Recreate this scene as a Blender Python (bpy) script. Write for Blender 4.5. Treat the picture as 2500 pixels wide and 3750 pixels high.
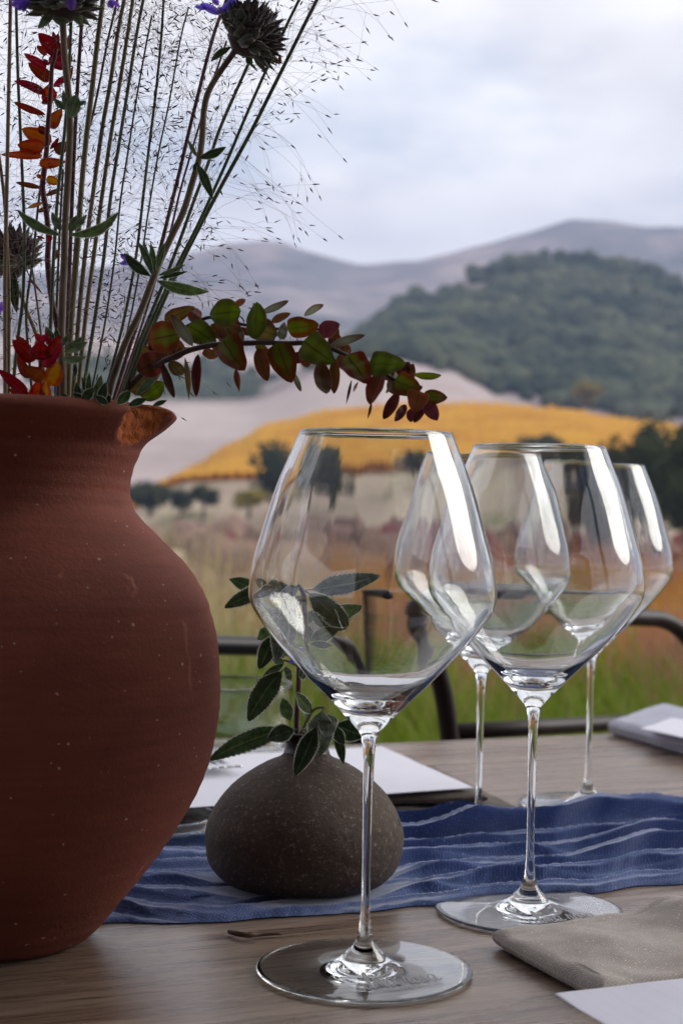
import bpy, math, random
from mathutils import Vector, Matrix, noise
R = math.radians
random.seed(7)
for o in list(bpy.data.objects): bpy.data.objects.remove(o)
scene = bpy.context.scene
COL = scene.collection

# ------------------------------------------------------------------ camera
F, CX, CY = 5700.0, 1250.0, 1875.0           # focal length and centre in photo pixels (2500 x 3750)
HC = 0.211                                   # camera height above the table top (table top is z = 0)
PITCH, ROLL = R(-0.2), R(1.3)
camd = bpy.data.cameras.new('camera'); cam = bpy.data.objects.new('camera', camd); COL.objects.link(cam)
CM = Matrix.Rotation(R(90) + PITCH, 3, 'X') @ Matrix.Rotation(ROLL, 3, 'Z')
cam.matrix_world = Matrix.Translation((0, 0, HC)) @ CM.to_4x4()
camd.sensor_fit = 'VERTICAL'; camd.sensor_height = 23.0; camd.lens = 23.0 * F / 3750
camd.clip_start = 0.02; camd.clip_end = 20000
camd.dof.use_dof = True; camd.dof.focus_distance = 0.765; camd.dof.aperture_fstop = 7.5; camd.dof.aperture_blades = 7
scene.camera = cam
scene.render.resolution_x = 682; scene.render.resolution_y = 1024

# ------------------------------------------------------------------ sky, sun, exposure
SUN_EL, SUN_AZ = R(27), R(70)               # azimuth from +Y towards +X
world = bpy.data.worlds.new('World'); scene.world = world; world.use_nodes = True
nt = world.node_tree; N = nt.nodes; L = nt.links; N.clear()
sky = N.new('ShaderNodeTexSky'); sky.sky_type = 'NISHITA'; sky.sun_disc = False
sky.sun_elevation = SUN_EL; sky.sun_rotation = SUN_AZ; sky.air_density = 1.0; sky.dust_density = 1.5
tc = N.new('ShaderNodeTexCoord'); mp = N.new('ShaderNodeMapping'); mp.inputs['Scale'].default_value = (1.0, 1.0, 2.6)
mp.inputs['Location'].default_value = (0.36, 0.1, 0.3)
n1 = N.new('ShaderNodeTexNoise'); n1.inputs['Scale'].default_value = 3.2; n1.inputs['Detail'].default_value = 6; n1.inputs['Roughness'].default_value = 0.55
r1 = N.new('ShaderNodeValToRGB'); r1.color_ramp.elements[0].position = 0.26; r1.color_ramp.elements[1].position = 0.42
r1.color_ramp.elements[0].color = (0.30, 0.30, 0.30, 1)
n2 = N.new('ShaderNodeTexNoise'); n2.inputs['Scale'].default_value = 5.0; n2.inputs['Detail'].default_value = 5
r2 = N.new('ShaderNodeValToRGB'); r2.color_ramp.elements[0].position = 0.36; r2.color_ramp.elements[1].position = 0.58
r2.color_ramp.elements[0].color = (0.63, 0.612, 0.615, 1); r2.color_ramp.elements[1].color = (0.80, 0.785, 0.772, 1)
sm = N.new('ShaderNodeMixRGB'); sm.blend_type = 'MULTIPLY'; sm.inputs[0].default_value = 1; sm.inputs[2].default_value = (0.10, 0.10, 0.10, 1)
mx = N.new('ShaderNodeMixRGB'); bg = N.new('ShaderNodeBackground'); wo = N.new('ShaderNodeOutputWorld')
L.new(tc.outputs['Generated'], mp.inputs[0]); L.new(mp.outputs[0], n1.inputs[0]); L.new(mp.outputs[0], n2.inputs[0])
L.new(n1.outputs[0], r1.inputs[0]); L.new(n2.outputs[0], r2.inputs[0]); L.new(sky.outputs[0], sm.inputs[1])
L.new(r1.outputs[0], mx.inputs[0]); L.new(sm.outputs[0], mx.inputs[1]); L.new(r2.outputs[0], mx.inputs[2])
L.new(mx.outputs[0], bg.inputs[0]); bg.inputs[1].default_value = 1.0; L.new(bg.outputs[0], wo.inputs[0])
sund = bpy.data.lights.new('sun', 'SUN'); sund.energy = 1.5; sund.angle = R(35); sund.color = (1.0, 0.96, 0.90)
sun = bpy.data.objects.new('sun', sund); COL.objects.link(sun)
sd = Vector((math.sin(SUN_AZ) * math.cos(SUN_EL), math.cos(SUN_AZ) * math.cos(SUN_EL), math.sin(SUN_EL)))
sun.rotation_euler = sd.to_track_quat('Z', 'Y').to_euler(); sun.location = sd * 30
vs = scene.view_settings; vs.view_transform = 'Standard'; vs.look = 'None'; vs.exposure = 0.80; vs.gamma = 1.0; vs.use_curve_mapping = False
cy = scene.cycles
cy.max_bounces = 20; cy.transmission_bounces = 18; cy.glossy_bounces = 8; cy.diffuse_bounces = 4; cy.transparent_max_bounces = 12
cy.volume_bounces = 0; cy.caustics_reflective = False; cy.caustics_refractive = True; cy.blur_glossy = 0.5
cy.sample_clamp_indirect = 6.0; cy.use_denoising = True
try: cy.denoiser = 'OPENIMAGEDENOISE'; cy.denoising_prefilter = 'ACCURATE'
except Exception: pass

# ------------------------------------------------------------------ helpers
CAM = Vector((0, 0, HC))
def ray(px, py): return CM @ Vector(((px - CX) / F, -(py - CY) / F, -1.0))
def P(px, py, D):                            # point seen at a photo pixel, D metres in front
    d = ray(px, py); return CAM + d * (D / d.y)
def G(px, py, z=0.0):                        # point seen at a photo pixel on the level z
    d = ray(px, py); return CAM + d * ((z - HC) / d.z)
def lerp(a, b, t): return a + (b - a) * t
def interp(tab, x):
    if x <= tab[0][0]: return tab[0][1]
    for (x0, y0), (x1, y1) in zip(tab, tab[1:]):
        if x <= x1: return y0 + (y1 - y0) * (x - x0) / (x1 - x0)
    return tab[-1][1]
def smooth_interp(tab, x):
    if x <= tab[0][0]: return tab[0][1]
    for (x0, y0), (x1, y1) in zip(tab, tab[1:]):
        if x <= x1:
            t = (x - x0) / (x1 - x0); t = t * t * (3 - 2 * t); return y0 + (y1 - y0) * t
    return tab[-1][1]
def catmull(pts, n):                         # pts: list of tuples/Vectors, n samples per span
    pts = [Vector(p) for p in pts]; out = []
    for i in range(len(pts) - 1):
        p0 = pts[max(i - 1, 0)]; p1 = pts[i]; p2 = pts[i + 1]; p3 = pts[min(i + 2, len(pts) - 1)]
        for k in range(n):
            t = k / n
            out.append(0.5 * ((2 * p1) + (p2 - p0) * t + (2 * p0 - 5 * p1 + 4 * p2 - p3) * t * t + (3 * p1 - p0 - 3 * p2 + p3) * t ** 3))
    out.append(pts[-1]); return out
WL = {}
def tag(o, label=None, cat=None, group=None, kind=None):
    if label: o['label'] = label
    if cat: o['category'] = cat
    if group: o['group'] = group
    if kind: o['kind'] = kind
    return o
def empty(name, loc, label=None, cat=None, group=None):
    o = bpy.data.objects.new(name, None); COL.objects.link(o); o.location = loc; o.empty_display_size = 0.02
    WL[o.name] = Vector(loc); tag(o, label, cat, group); return o
def make(name, verts, faces, mat=None, parent=None, smooth=True, uvs=None, recentre=True, mats=None, fmat=None):
    verts = [Vector(v) for v in verts]
    c = Vector((0, 0, 0))
    if recentre and verts:
        lo = Vector((min(v[i] for v in verts) for i in range(3))); hi = Vector((max(v[i] for v in verts) for i in range(3)))
        c = (lo + hi) / 2
    me = bpy.data.meshes.new(name); me.from_pydata([v - c for v in verts], [], faces); me.update()
    if uvs:
        ul = me.uv_layers.new(name='UVMap')
        for lp in me.loops: ul.data[lp.index].uv = uvs[lp.vertex_index]
    if smooth: me.polygons.foreach_set('use_smooth', [True] * len(me.polygons))
    if mats:
        for m in mats: me.materials.append(m)
        me.polygons.foreach_set('material_index', fmat)
    elif mat: me.materials.append(mat)
    o = bpy.data.objects.new(name, me); COL.objects.link(o)
    pl = WL[parent.name] if parent else Vector((0, 0, 0))
    o.location = c - pl; WL[o.name] = c
    if parent: o.parent = parent
    return o
class MB:
    def __init__(s): s.v = []; s.f = []; s.uv = []
    def tube(s, pts, rad, n=8, cap=True):
        pts = [Vector(p) for p in pts]; m = len(pts)
        if not isinstance(rad, (list, tuple)): rad = [rad] * m
        up = Vector((0.31, 0.17, 0.93)); base = len(s.v)
        t0 = (pts[1] - pts[0]).normalized(); x = t0.cross(up).normalized()
        for i, p in enumerate(pts):
            t = (pts[min(i + 1, m - 1)] - pts[max(i - 1, 0)]).normalized()
            x = (x - t * x.dot(t)).normalized(); y = t.cross(x)
            for k in range(n):
                a = 2 * math.pi * k / n
                s.v.append(p + (x * math.cos(a) + y * math.sin(a)) * rad[i]); s.uv.append((i / (m - 1), k / n))
        for i in range(m - 1):
            for k in range(n):
                a = base + i * n + k; b = base + i * n + (k + 1) % n
                s.f.append((a, b, b + n, a + n))
        if cap:
            s.f.append(tuple(base + k for k in reversed(range(n)))); s.f.append(tuple(base + (m - 1) * n + k for k in range(n)))
        return s
    def box(s, c, size, rot=0.0):
        c = Vector(c); b = len(s.v); M = Matrix.Rotation(rot, 3, 'Z')
        for sx in (-1, 1):
            for sy in (-1, 1):
                for sz in (-1, 1): s.v.append(c + M @ Vector((sx * size[0] / 2, sy * size[1] / 2, sz * size[2] / 2))); s.uv.append((0, 0))
        for f in ((0, 1, 3, 2), (4, 6, 7, 5), (0, 4, 5, 1), (2, 3, 7, 6), (0, 2, 6, 4), (1, 5, 7, 3)): s.f.append(tuple(b + i for i in f))
        return s
    def grid(s, rows):
        b = len(s.v); m = len(rows[0])
        for i, r in enumerate(rows):
            for j, p in enumerate(r): s.v.append(Vector(p)); s.uv.append((i / max(1, len(rows) - 1), j / max(1, m - 1)))
        for i in range(len(rows) - 1):
            for j in range(m - 1):
                a = b + i * m + j; s.f.append((a, a + 1, a + m + 1, a + m))
        return s
    def lathe(s, prof, n, c=(0, 0, 0), fn=None):
        c = Vector(c); b = len(s.v); m = len(prof)
        for i, (r, z) in enumerate(prof):
            for k in range(n):
                a = 2 * math.pi * k / n; rr = r if fn is None else fn(r, z, a, i)
                s.v.append(c + Vector((rr * math.cos(a), rr * math.sin(a), z))); s.uv.append((i / (m - 1), k / n))
        for i in range(m - 1):
            for k in range(n):
                a = b + i * n + k; d = b + i * n + (k + 1) % n; s.f.append((a, d, d + n, a + n))
        s.f.append(tuple(b + k for k in reversed(range(n)))); s.f.append(tuple(b + (m - 1) * n + k for k in range(n)))
        return s
    def build(s, name, mat, parent=None, smooth=True, uv=False, recentre=True):
        return make(name, s.v, s.f, mat, parent, smooth, s.uv if uv else None, recentre)

# ------------------------------------------------------------------ materials
def mat(name):
    m = bpy.data.materials.new(name); m.use_nodes = True; m.node_tree.nodes.clear()
    return m, m.node_tree.nodes, m.node_tree.links
def ramp(N, stops):
    r = N.new('ShaderNodeValToRGB'); e = r.color_ramp.elements
    while len(e) < len(stops): e.new(0.5)
    for i, (p, c) in enumerate(stops): e[i].position = p; e[i].color = (*c, 1)
    return r
def noise_node(N, L, scale, detail=4, rough=0.55, vec=None, mapping=None, coord='Object'):
    t = N.new('ShaderNodeTexNoise'); t.inputs['Scale'].default_value = scale; t.inputs['Detail'].default_value = detail; t.inputs['Roughness'].default_value = rough
    if vec is None:
        c = N.new('ShaderNodeTexCoord'); vec = c.outputs[coord]
    if mapping:
        m = N.new('ShaderNodeMapping'); m.inputs['Scale'].default_value = mapping; L.new(vec, m.inputs[0]); vec = m.outputs[0]
    L.new(vec, t.inputs['Vector']); return t
def mixc(N, L, fac, a, b, mode='MIX'):
    m = N.new('ShaderNodeMixRGB'); m.blend_type = mode
    for i, v in ((0, fac), (1, a), (2, b)):
        if hasattr(v, 'default_value') or hasattr(v, 'links'): L.new(v, m.inputs[i])
        elif i == 0: m.inputs[0].default_value = v
        else: m.inputs[i].default_value = (*v, 1)
    return m.outputs[0]
def finish(N, L, col, rough=0.6, spec=0.4, bump=None, bstr=0.2, bdist=0.001, sheen=0.0, trans=0.0, transcol=None, metal=0.0, coat=0.0):
    p = N.new('ShaderNodeBsdfPrincipled'); o = N.new('ShaderNodeOutputMaterial')
    if isinstance(col, tuple): p.inputs['Base Color'].default_value = (*col, 1)
    else: L.new(col, p.inputs['Base Color'])
    if isinstance(rough, (int, float)): p.inputs['Roughness'].default_value = rough
    else: L.new(rough, p.inputs['Roughness'])
    p.inputs['Specular IOR Level'].default_value = spec; p.inputs['Metallic'].default_value = metal
    p.inputs['Coat Weight'].default_value = coat
    if sheen: p.inputs['Sheen Weight'].default_value = sheen; p.inputs['Sheen Roughness'].default_value = 0.4
    if bump is not None:
        b = N.new('ShaderNodeBump'); b.inputs['Strength'].default_value = bstr; b.inputs['Distance'].default_value = bdist
        L.new(bump, b.inputs['Height']); L.new(b.outputs[0], p.inputs['Normal'])
    sh = p.outputs[0]
    if trans:
        t = N.new('ShaderNodeBsdfTranslucent')
        if transcol is not None and not isinstance(transcol, tuple): L.new(transcol, t.inputs[0])
        elif transcol: t.inputs[0].default_value = (*transcol, 1)
        elif isinstance(col, tuple): t.inputs[0].default_value = (*col, 1)
        else: L.new(col, t.inputs[0])
        m = N.new('ShaderNodeMixShader'); m.inputs[0].default_value = trans
        L.new(sh, m.inputs[1]); L.new(t.outputs[0], m.inputs[2]); sh = m.outputs[0]
    L.new(sh, o.inputs[0])
def simple(name, c1, c2=None, scale=8, rough=0.6, spec=0.4, detail=4, bump=0.0, bdist=0.002, mapping=None, lo=0.35, hi=0.65, **kw):
    m, N, L = mat(name)
    n = noise_node(N, L, scale, detail, 0.6, mapping=mapping)
    r = ramp(N, [(lo, c1), (hi, c2 or c1)]); L.new(n.outputs[0], r.inputs[0])
    finish(N, L, r.outputs[0], rough, spec, n.outputs[0] if bump else None, bump, bdist, **kw)
    return m
def leafmat(name, centre, edge, rim=None, rimw=0.9, vein=None, trans=0.4, rough=0.55, sheen=0.0, tip=None, spots=None, edge0=0.35, rug=0):
    m, N, L = mat(name)
    u = N.new('ShaderNodeUVMap'); s = N.new('ShaderNodeSeparateXYZ'); L.new(u.outputs[0], s.inputs[0])
    a = N.new('ShaderNodeMath'); a.operation = 'SUBTRACT'; L.new(s.outputs[1], a.inputs[0]); a.inputs[1].default_value = 0.5
    b = N.new('ShaderNodeMath'); b.operation = 'ABSOLUTE'; L.new(a.outputs[0], b.inputs[0])
    d = N.new('ShaderNodeMath'); d.operation = 'MULTIPLY'; L.new(b.outputs[0], d.inputs[0]); d.inputs[1].default_value = 2.0
    n = noise_node(N, L, 160, 4); oi = N.new('ShaderNodeObjectInfo')
    e = N.new('ShaderNodeMath'); e.operation = 'MULTIPLY_ADD'; L.new(n.outputs[0], e.inputs[0]); e.inputs[1].default_value = 0.7; L.new(d.outputs[0], e.inputs[2])
    r = ramp(N, [(edge0 + 0.35, centre), (1.2, edge)]); L.new(e.outputs[0], r.inputs[0]); col = r.outputs[0]
    if tip:
        tr = ramp(N, [(0.45, (0, 0, 0)), (0.95, (1, 1, 1))]); L.new(s.outputs[0], tr.inputs[0]); col = mixc(N, L, tr.outputs[0], col, tip)
    hv = N.new('ShaderNodeHueSaturation'); L.new(col, hv.inputs['Color'])
    mr = N.new('ShaderNodeMapRange'); L.new(oi.outputs['Random'], mr.inputs[0]); mr.inputs[3].default_value = 0.72; mr.inputs[4].default_value = 1.28
    L.new(mr.outputs[0], hv.inputs['Value'])
    mr2 = N.new('ShaderNodeMapRange'); L.new(oi.outputs['Random'], mr2.inputs[0]); mr2.inputs[3].default_value = 0.52; mr2.inputs[4].default_value = 0.485
    L.new(mr2.outputs[0], hv.inputs['Hue']); col = hv.outputs[0]
    if spots:
        n3 = noise_node(N, L, 260, 2); sr = ramp(N, [(0.62, (0, 0, 0)), (0.70, (1, 1, 1))]); L.new(n3.outputs[0], sr.inputs[0]); col = mixc(N, L, sr.outputs[0], col, spots)
    if vein:
        vr = ramp(N, [(0.02, (1, 1, 1)), (0.09, (0, 0, 0))]); L.new(d.outputs[0], vr.inputs[0]); col = mixc(N, L, vr.outputs[0], col, vein)
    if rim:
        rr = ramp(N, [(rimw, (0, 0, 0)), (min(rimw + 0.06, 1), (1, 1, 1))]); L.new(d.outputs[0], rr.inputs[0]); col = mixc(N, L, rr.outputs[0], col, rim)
    n2 = noise_node(N, L, rug or 700, 3)
    if rug: rg_ = ramp(N, [(0.35, (0.62,) * 3), (0.65, (1.25,) * 3)]); L.new(n2.outputs[0], rg_.inputs[0]); col = mixc(N, L, 1.0, col, rg_.outputs[0], 'MULTIPLY')
    hb_ = N.new('ShaderNodeHueSaturation'); hb_.inputs['Value'].default_value = 1.35; hb_.inputs['Saturation'].default_value = 1.1; L.new(col, hb_.inputs['Color'])
    finish(N, L, col, rough, 0.35, n2.outputs[0], 0.7 if rug else 0.25, 0.0012 if rug else 0.0004, sheen=sheen, trans=trans, transcol=hb_.outputs[0])
    return m

M = {}
# terracotta: wheel lines, mottling, pale specks and a few scuffs
m, N, L = mat('terracotta')
n = noise_node(N, L, 9, 5, 0.6); r = ramp(N, [(0.3, (0.130, 0.032, 0.018)), (0.72, (0.225, 0.062, 0.038))]); L.new(n.outputs[0], r.inputs[0])
nb = noise_node(N, L, 30, 5, 0.6, mapping=(1, 1, 9)); col = mixc(N, L, 0.30, r.outputs[0], nb.outputs[0], 'OVERLAY')
ns = noise_node(N, L, 430, 0, 0.5); rs = ramp(N, [(0.835, (0, 0, 0)), (0.85, (1, 1, 1))]); L.new(ns.outputs[0], rs.inputs[0]); col = mixc(N, L, rs.outputs[0], col, (0.44, 0.29, 0.23))
nk = noise_node(N, L, 22, 3, 0.6, mapping=(4.0, 4.0, 0.75)); nm = noise_node(N, L, 10, 2)
mk = N.new('ShaderNodeMath'); mk.operation = 'MULTIPLY'; L.new(nk.outputs[0], mk.inputs[0]); L.new(nm.outputs[0], mk.inputs[1])
rk = ramp(N, [(0.37, (0, 0, 0)), (0.46, (1, 1, 1))]); L.new(mk.outputs[0], rk.inputs[0]); col = mixc(N, L, rk.outputs[0], col, (0.40, 0.17, 0.10))
bn = noise_node(N, L, 480, 4, 0.7); bm = N.new('ShaderNodeMath'); bm.operation = 'MULTIPLY_ADD'; L.new(nb.outputs[0], bm.inputs[0]); bm.inputs[1].default_value = 0.45; L.new(bn.outputs[0], bm.inputs[2])
finish(N, L, col, 0.78, 0.25, bm.outputs[0], 0.55, 0.0011); M['terracotta'] = m
m, N, L = mat('broken_clay')
n = noise_node(N, L, 120, 6, 0.7, mapping=(1, 1, .3)); r = ramp(N, [(0.3, (0.16, 0.035, 0.012)), (0.7, (0.42, 0.13, 0.045))]); L.new(n.outputs[0], r.inputs[0])
finish(N, L, r.outputs[0], 0.95, 0.1, n.outputs[0], 1.0, 0.004); M['broken_clay'] = m
# stoneware with grit and dark iron spots
m, N, L = mat('stoneware')
n = noise_node(N, L, 14, 4); r = ramp(N, [(0.3, (0.050, 0.034, 0.025)), (0.7, (0.105, 0.074, 0.054))]); L.new(n.outputs[0], r.inputs[0])
n2 = noise_node(N, L, 400, 6, 0.82); r2_ = ramp(N, [(0.56, (0, 0, 0)), (0.66, (1, 1, 1))]); L.new(n2.outputs[0], r2_.inputs[0]); col = mixc(N, L, r2_.outputs[0], r.outputs[0], (0.30, 0.255, 0.21))
r3 = ramp(N, [(0.30, (1, 1, 1)), (0.42, (0, 0, 0))]); L.new(n2.outputs[0], r3.inputs[0]); col = mixc(N, L, r3.outputs[0], col, (0.018, 0.014, 0.012))
vo = N.new('ShaderNodeTexVoronoi'); vo.inputs['Scale'].default_value = 46; tcx = N.new('ShaderNodeTexCoord'); L.new(tcx.outputs['Object'], vo.inputs['Vector'])
rv = ramp(N, [(0.10, (1, 1, 1)), (0.17, (0, 0, 0))]); L.new(vo.outputs['Distance'], rv.inputs[0])
nn = noise_node(N, L, 25, 1); rn = ramp(N, [(0.5, (0, 0, 0)), (0.56, (1, 1, 1))]); L.new(nn.outputs[0], rn.inputs[0])
mm = mixc(N, L, 1.0, rv.outputs[0], rn.outputs[0], 'MULTIPLY'); col = mixc(N, L, mm, col, (0.016, 0.016, 0.018))
finish(N, L, col, 0.72, 0.28, n2.outputs[0], 0.7, 0.0016); M['stoneware'] = m
M['dark_glaze'] = simple('dark_glaze', (0.012, 0.009, 0.008), (0.035, 0.022, 0.016), 60, 0.32, 0.5, bump=0.2)
# glass
m, N, L = mat('clear_glass'); g = N.new('ShaderNodeBsdfGlass'); g.inputs['IOR'].default_value = 1.52; g.inputs['Roughness'].default_value = 0.0
g.inputs['Color'].default_value = (0.985, 0.99, 0.99, 1); o = N.new('ShaderNodeOutputMaterial'); L.new(g.outputs[0], o.inputs[0]); M['glass'] = m
M['etch'] = simple('etched_print', (0.30, 0.30, 0.32), (0.38, 0.38, 0.40), 900, 0.9, 0.1)
# oak table
def wood(name, c1, c2, c3):
    m, N, L = mat(name)
    tcw = N.new('ShaderNodeTexCoord'); oi = N.new('ShaderNodeObjectInfo'); ad = N.new('ShaderNodeVectorMath'); ad.operation = 'ADD'
    L.new(tcw.outputs['Object'], ad.inputs[0]); L.new(oi.outputs['Location'], ad.inputs[1])
    n = noise_node(N, L, 7, 5, 0.6, vec=ad.outputs[0], mapping=(0.5, 9, 5)); r = ramp(N, [(0.28, c1), (0.52, c2), (0.75, c3)]); L.new(n.outputs[0], r.inputs[0])
    p = noise_node(N, L, 20, 4, 0.7, vec=ad.outputs[0], mapping=(0.9, 24, 20)); rp = ramp(N, [(0.36, (1, 1, 1)), (0.50, (0, 0, 0))]); L.new(p.outputs[0], rp.inputs[0])
    col = mixc(N, L, rp.outputs[0], r.outputs[0], tuple(x * 0.40 for x in c1))
    rr = ramp(N, [(0.3, (0.22,) * 3), (0.7, (0.34,) * 3)]); L.new(n.outputs[0], rr.inputs[0])
    finish(N, L, col, rr.outputs[0], 1.0, p.outputs[0], 0.45, 0.0009); return m
M['oak'] = wood('oak_wood', (0.14, 0.090, 0.060), (0.25, 0.175, 0.125), (0.39, 0.30, 0.235))
M['shade_house_wood'] = simple('dark_siding', (0.045, 0.035, 0.028), (0.07, 0.055, 0.045), 4, 0.7, mapping=(1, 1, 12))
# fabrics
def fabric(name, c1, c2, weave, sheen=0.3, trans=0.0, rot=0.0, bstr=0.5, bd=0.0006):
    m, N, L = mat(name)
    tcw = N.new('ShaderNodeTexCoord'); mpp = N.new('ShaderNodeMapping'); mpp.inputs['Rotation'].default_value = (0, 0, rot); L.new(tcw.outputs['Object'], mpp.inputs[0])
    ws = []
    for ax in 'XY':
        w = N.new('ShaderNodeTexWave'); w.bands_direction = ax; w.inputs['Scale'].default_value = weave; w.inputs['Distortion'].default_value = 2.5; w.inputs['Detail'].default_value = 2; w.inputs['Detail Scale'].default_value = 2.0
        L.new(mpp.outputs[0], w.inputs[0]); ws.append(w)
    wv = mixc(N, L, 1.0, ws[0].outputs[0], ws[1].outputs[0], 'MULTIPLY')
    n = noise_node(N, L, 26, 4); r = ramp(N, [(0.3, c1), (0.7, c2)]); L.new(n.outputs[0], r.inputs[0])
    dk = mixc(N, L, 0.55, r.outputs[0], wv, 'MULTIPLY'); br = mixc(N, L, 0.55, r.outputs[0], dk)
    n2 = noise_node(N, L, 900, 2); r2 = ramp(N, [(0.6, (0, 0, 0)), (0.75, (1, 1, 1))]); L.new(n2.outputs[0], r2.inputs[0])
    col = mixc(N, L, r2.outputs[0], br, tuple(min(1, x * 1.5) for x in c2))
    h = N.new('ShaderNodeMath'); h.operation = 'ADD'; L.new(wv, h.inputs[0]); L.new(n2.outputs[0], h.inputs[1])
    finish(N, L, col, 0.9, 0.15, h.outputs[0], bstr, bd, sheen=sheen, trans=trans); return m
M['linen'] = fabric('taupe_linen', (0.50, 0.44, 0.40), (0.58, 0.52, 0.475), 260, 0.2, rot=R(35))
M['linen_dark'] = fabric('brown_linen', (0.15, 0.12, 0.10), (0.20, 0.165, 0.135), 260, 0.2, rot=R(20))
M['gauze'] = fabric('blue_gauze', (0.120, 0.180, 0.42), (0.19, 0.27, 0.55), 210, 0.8, trans=0.22, rot=R(20), bstr=0.35, bd=0.0005)
M['pale_linen'] = fabric('pale_lavender_linen', (0.50, 0.51, 0.63), (0.58, 0.59, 0.70), 240, 0.2)
# paper with faint rows of print too small to read
def paper(name, c, rows=True):
    m, N, L = mat(name); col = None
    n = noise_node(N, L, 30, 3); r = ramp(N, [(0.3, tuple(x * 0.96 for x in c)), (0.7, c)]); L.new(n.outputs[0], r.inputs[0]); col = r.outputs[0]
    if rows:
        u = N.new('ShaderNodeUVMap'); s = N.new('ShaderNodeSeparateXYZ'); L.new(u.outputs[0], s.inputs[0])
        w = N.new('ShaderNodeTexWave'); w.bands_direction = 'X'; w.inputs['Scale'].default_value = 4.2; mp_ = N.new('ShaderNodeMapping'); L.new(u.outputs[0], mp_.inputs[0]); L.new(mp_.outputs[0], w.inputs[0])
        rw = ramp(N, [(0.86, (0, 0, 0)), (0.92, (1, 1, 1))]); L.new(w.outputs[0], rw.inputs[0])
        nw = noise_node(N, L, 60, 3, 0.7, vec=u.outputs[0], mapping=(0.2, 3, 1)); rn = ramp(N, [(0.50, (0, 0, 0)), (0.56, (0.13, 0.13, 0.13))]); L.new(nw.outputs[0], rn.inputs[0])
        f = mixc(N, L, 1.0, rw.outputs[0], rn.outputs[0], 'MULTIPLY'); col = mixc(N, L, f, col, (0.30, 0.30, 0.40))
    finish(N, L, col, 0.6, 0.3, n.outputs[0], 0.05, 0.0005); return m
M['paper'] = paper('white_paper', (0.70, 0.70, 0.80)); M['paper_plain'] = paper('plain_paper', (0.72, 0.72, 0.80), False)
M['steel'] = simple('steel', (0.55, 0.55, 0.57), (0.62, 0.62, 0.64), 60, 0.18, 0.5, metal=1.0)
M['black_metal'] = simple('black_metal', (0.006, 0.006, 0.007), (0.012, 0.011, 0.012), 40, 0.38, 0.3)
M['brown_metal'] = simple('brown_metal', (0.016, 0.009, 0.008), (0.028, 0.016, 0.014), 40, 0.45, 0.3)
M['seat_mesh'] = simple('seat_weave', (0.03, 0.028, 0.026), (0.06, 0.055, 0.05), 90, 0.8)
# plants
M['stalk_olive'] = simple('stalk_olive', (0.130, 0.117, 0.039), (0.221, 0.176, 0.091), 40, 0.6, mapping=(6, 6, .6))
M['stalk_green'] = simple('stalk_green', (0.039, 0.072, 0.034), (0.098, 0.124, 0.060), 40, 0.55, mapping=(6, 6, .6))
M['stalk_tan'] = simple('stalk_tan', (0.22, 0.15, 0.09), (0.33, 0.24, 0.15), 40, 0.6, mapping=(6, 6, .6))
M['stalk_purple'] = simple('stalk_purple', (0.078, 0.023, 0.034), (0.169, 0.072, 0.078), 40, 0.55, mapping=(6, 6, .6))
M['hair'] = simple('grass_hair', (0.16, 0.075, 0.08), (0.42, 0.32, 0.26), 30, 0.5, trans=0.3)
M['spikelet'] = simple('spikelet', (0.040, 0.010, 0.022), (0.11, 0.035, 0.05), 90, 0.5)
M['salvia_stem'] = simple('salvia_stem', (0.111, 0.072, 0.049), (0.195, 0.150, 0.091), 60, 0.75, sheen=0.6)
M['salvia_stem_dark'] = simple('sage_stem', (0.075, 0.035, 0.035), (0.13, 0.075, 0.06), 60, 0.7, sheen=0.6)
M['crimson_stem'] = simple('crimson_stem', (0.075, 0.008, 0.014), (0.13, 0.016, 0.022), 60, 0.6, sheen=0.3)
M['branch'] = simple('hairy_branch', (0.030, 0.014, 0.012), (0.060, 0.028, 0.022), 80, 0.7, sheen=0.6)
RIM = (0.66, 0.70, 0.58)  # pale hairy edge of sage leaves, its backlit fringe painted into the colour
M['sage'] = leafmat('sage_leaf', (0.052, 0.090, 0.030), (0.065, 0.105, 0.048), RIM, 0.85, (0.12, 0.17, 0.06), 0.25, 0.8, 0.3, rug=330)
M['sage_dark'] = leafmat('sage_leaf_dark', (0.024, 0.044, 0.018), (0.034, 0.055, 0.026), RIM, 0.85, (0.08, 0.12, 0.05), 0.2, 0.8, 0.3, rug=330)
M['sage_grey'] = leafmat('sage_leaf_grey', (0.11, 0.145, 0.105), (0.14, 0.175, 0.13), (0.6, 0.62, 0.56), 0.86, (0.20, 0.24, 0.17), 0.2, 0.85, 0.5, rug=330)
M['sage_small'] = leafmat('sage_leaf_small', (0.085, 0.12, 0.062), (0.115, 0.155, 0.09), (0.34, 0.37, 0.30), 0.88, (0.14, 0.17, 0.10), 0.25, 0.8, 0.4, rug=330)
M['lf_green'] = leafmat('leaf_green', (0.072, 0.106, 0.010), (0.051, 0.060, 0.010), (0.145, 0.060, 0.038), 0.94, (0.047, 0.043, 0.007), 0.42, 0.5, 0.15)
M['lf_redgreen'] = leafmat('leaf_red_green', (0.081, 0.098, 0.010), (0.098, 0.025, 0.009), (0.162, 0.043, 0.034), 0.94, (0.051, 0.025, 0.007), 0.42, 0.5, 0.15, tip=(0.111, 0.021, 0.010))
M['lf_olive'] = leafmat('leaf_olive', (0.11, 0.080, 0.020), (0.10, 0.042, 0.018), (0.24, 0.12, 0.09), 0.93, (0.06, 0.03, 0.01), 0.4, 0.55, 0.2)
M['lf_brown'] = leafmat('leaf_brown', (0.085, 0.034, 0.014), (0.11, 0.030, 0.017), (0.26, 0.14, 0.11), 0.93, (0.05, 0.02, 0.01), 0.38, 0.55, 0.2)
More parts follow.
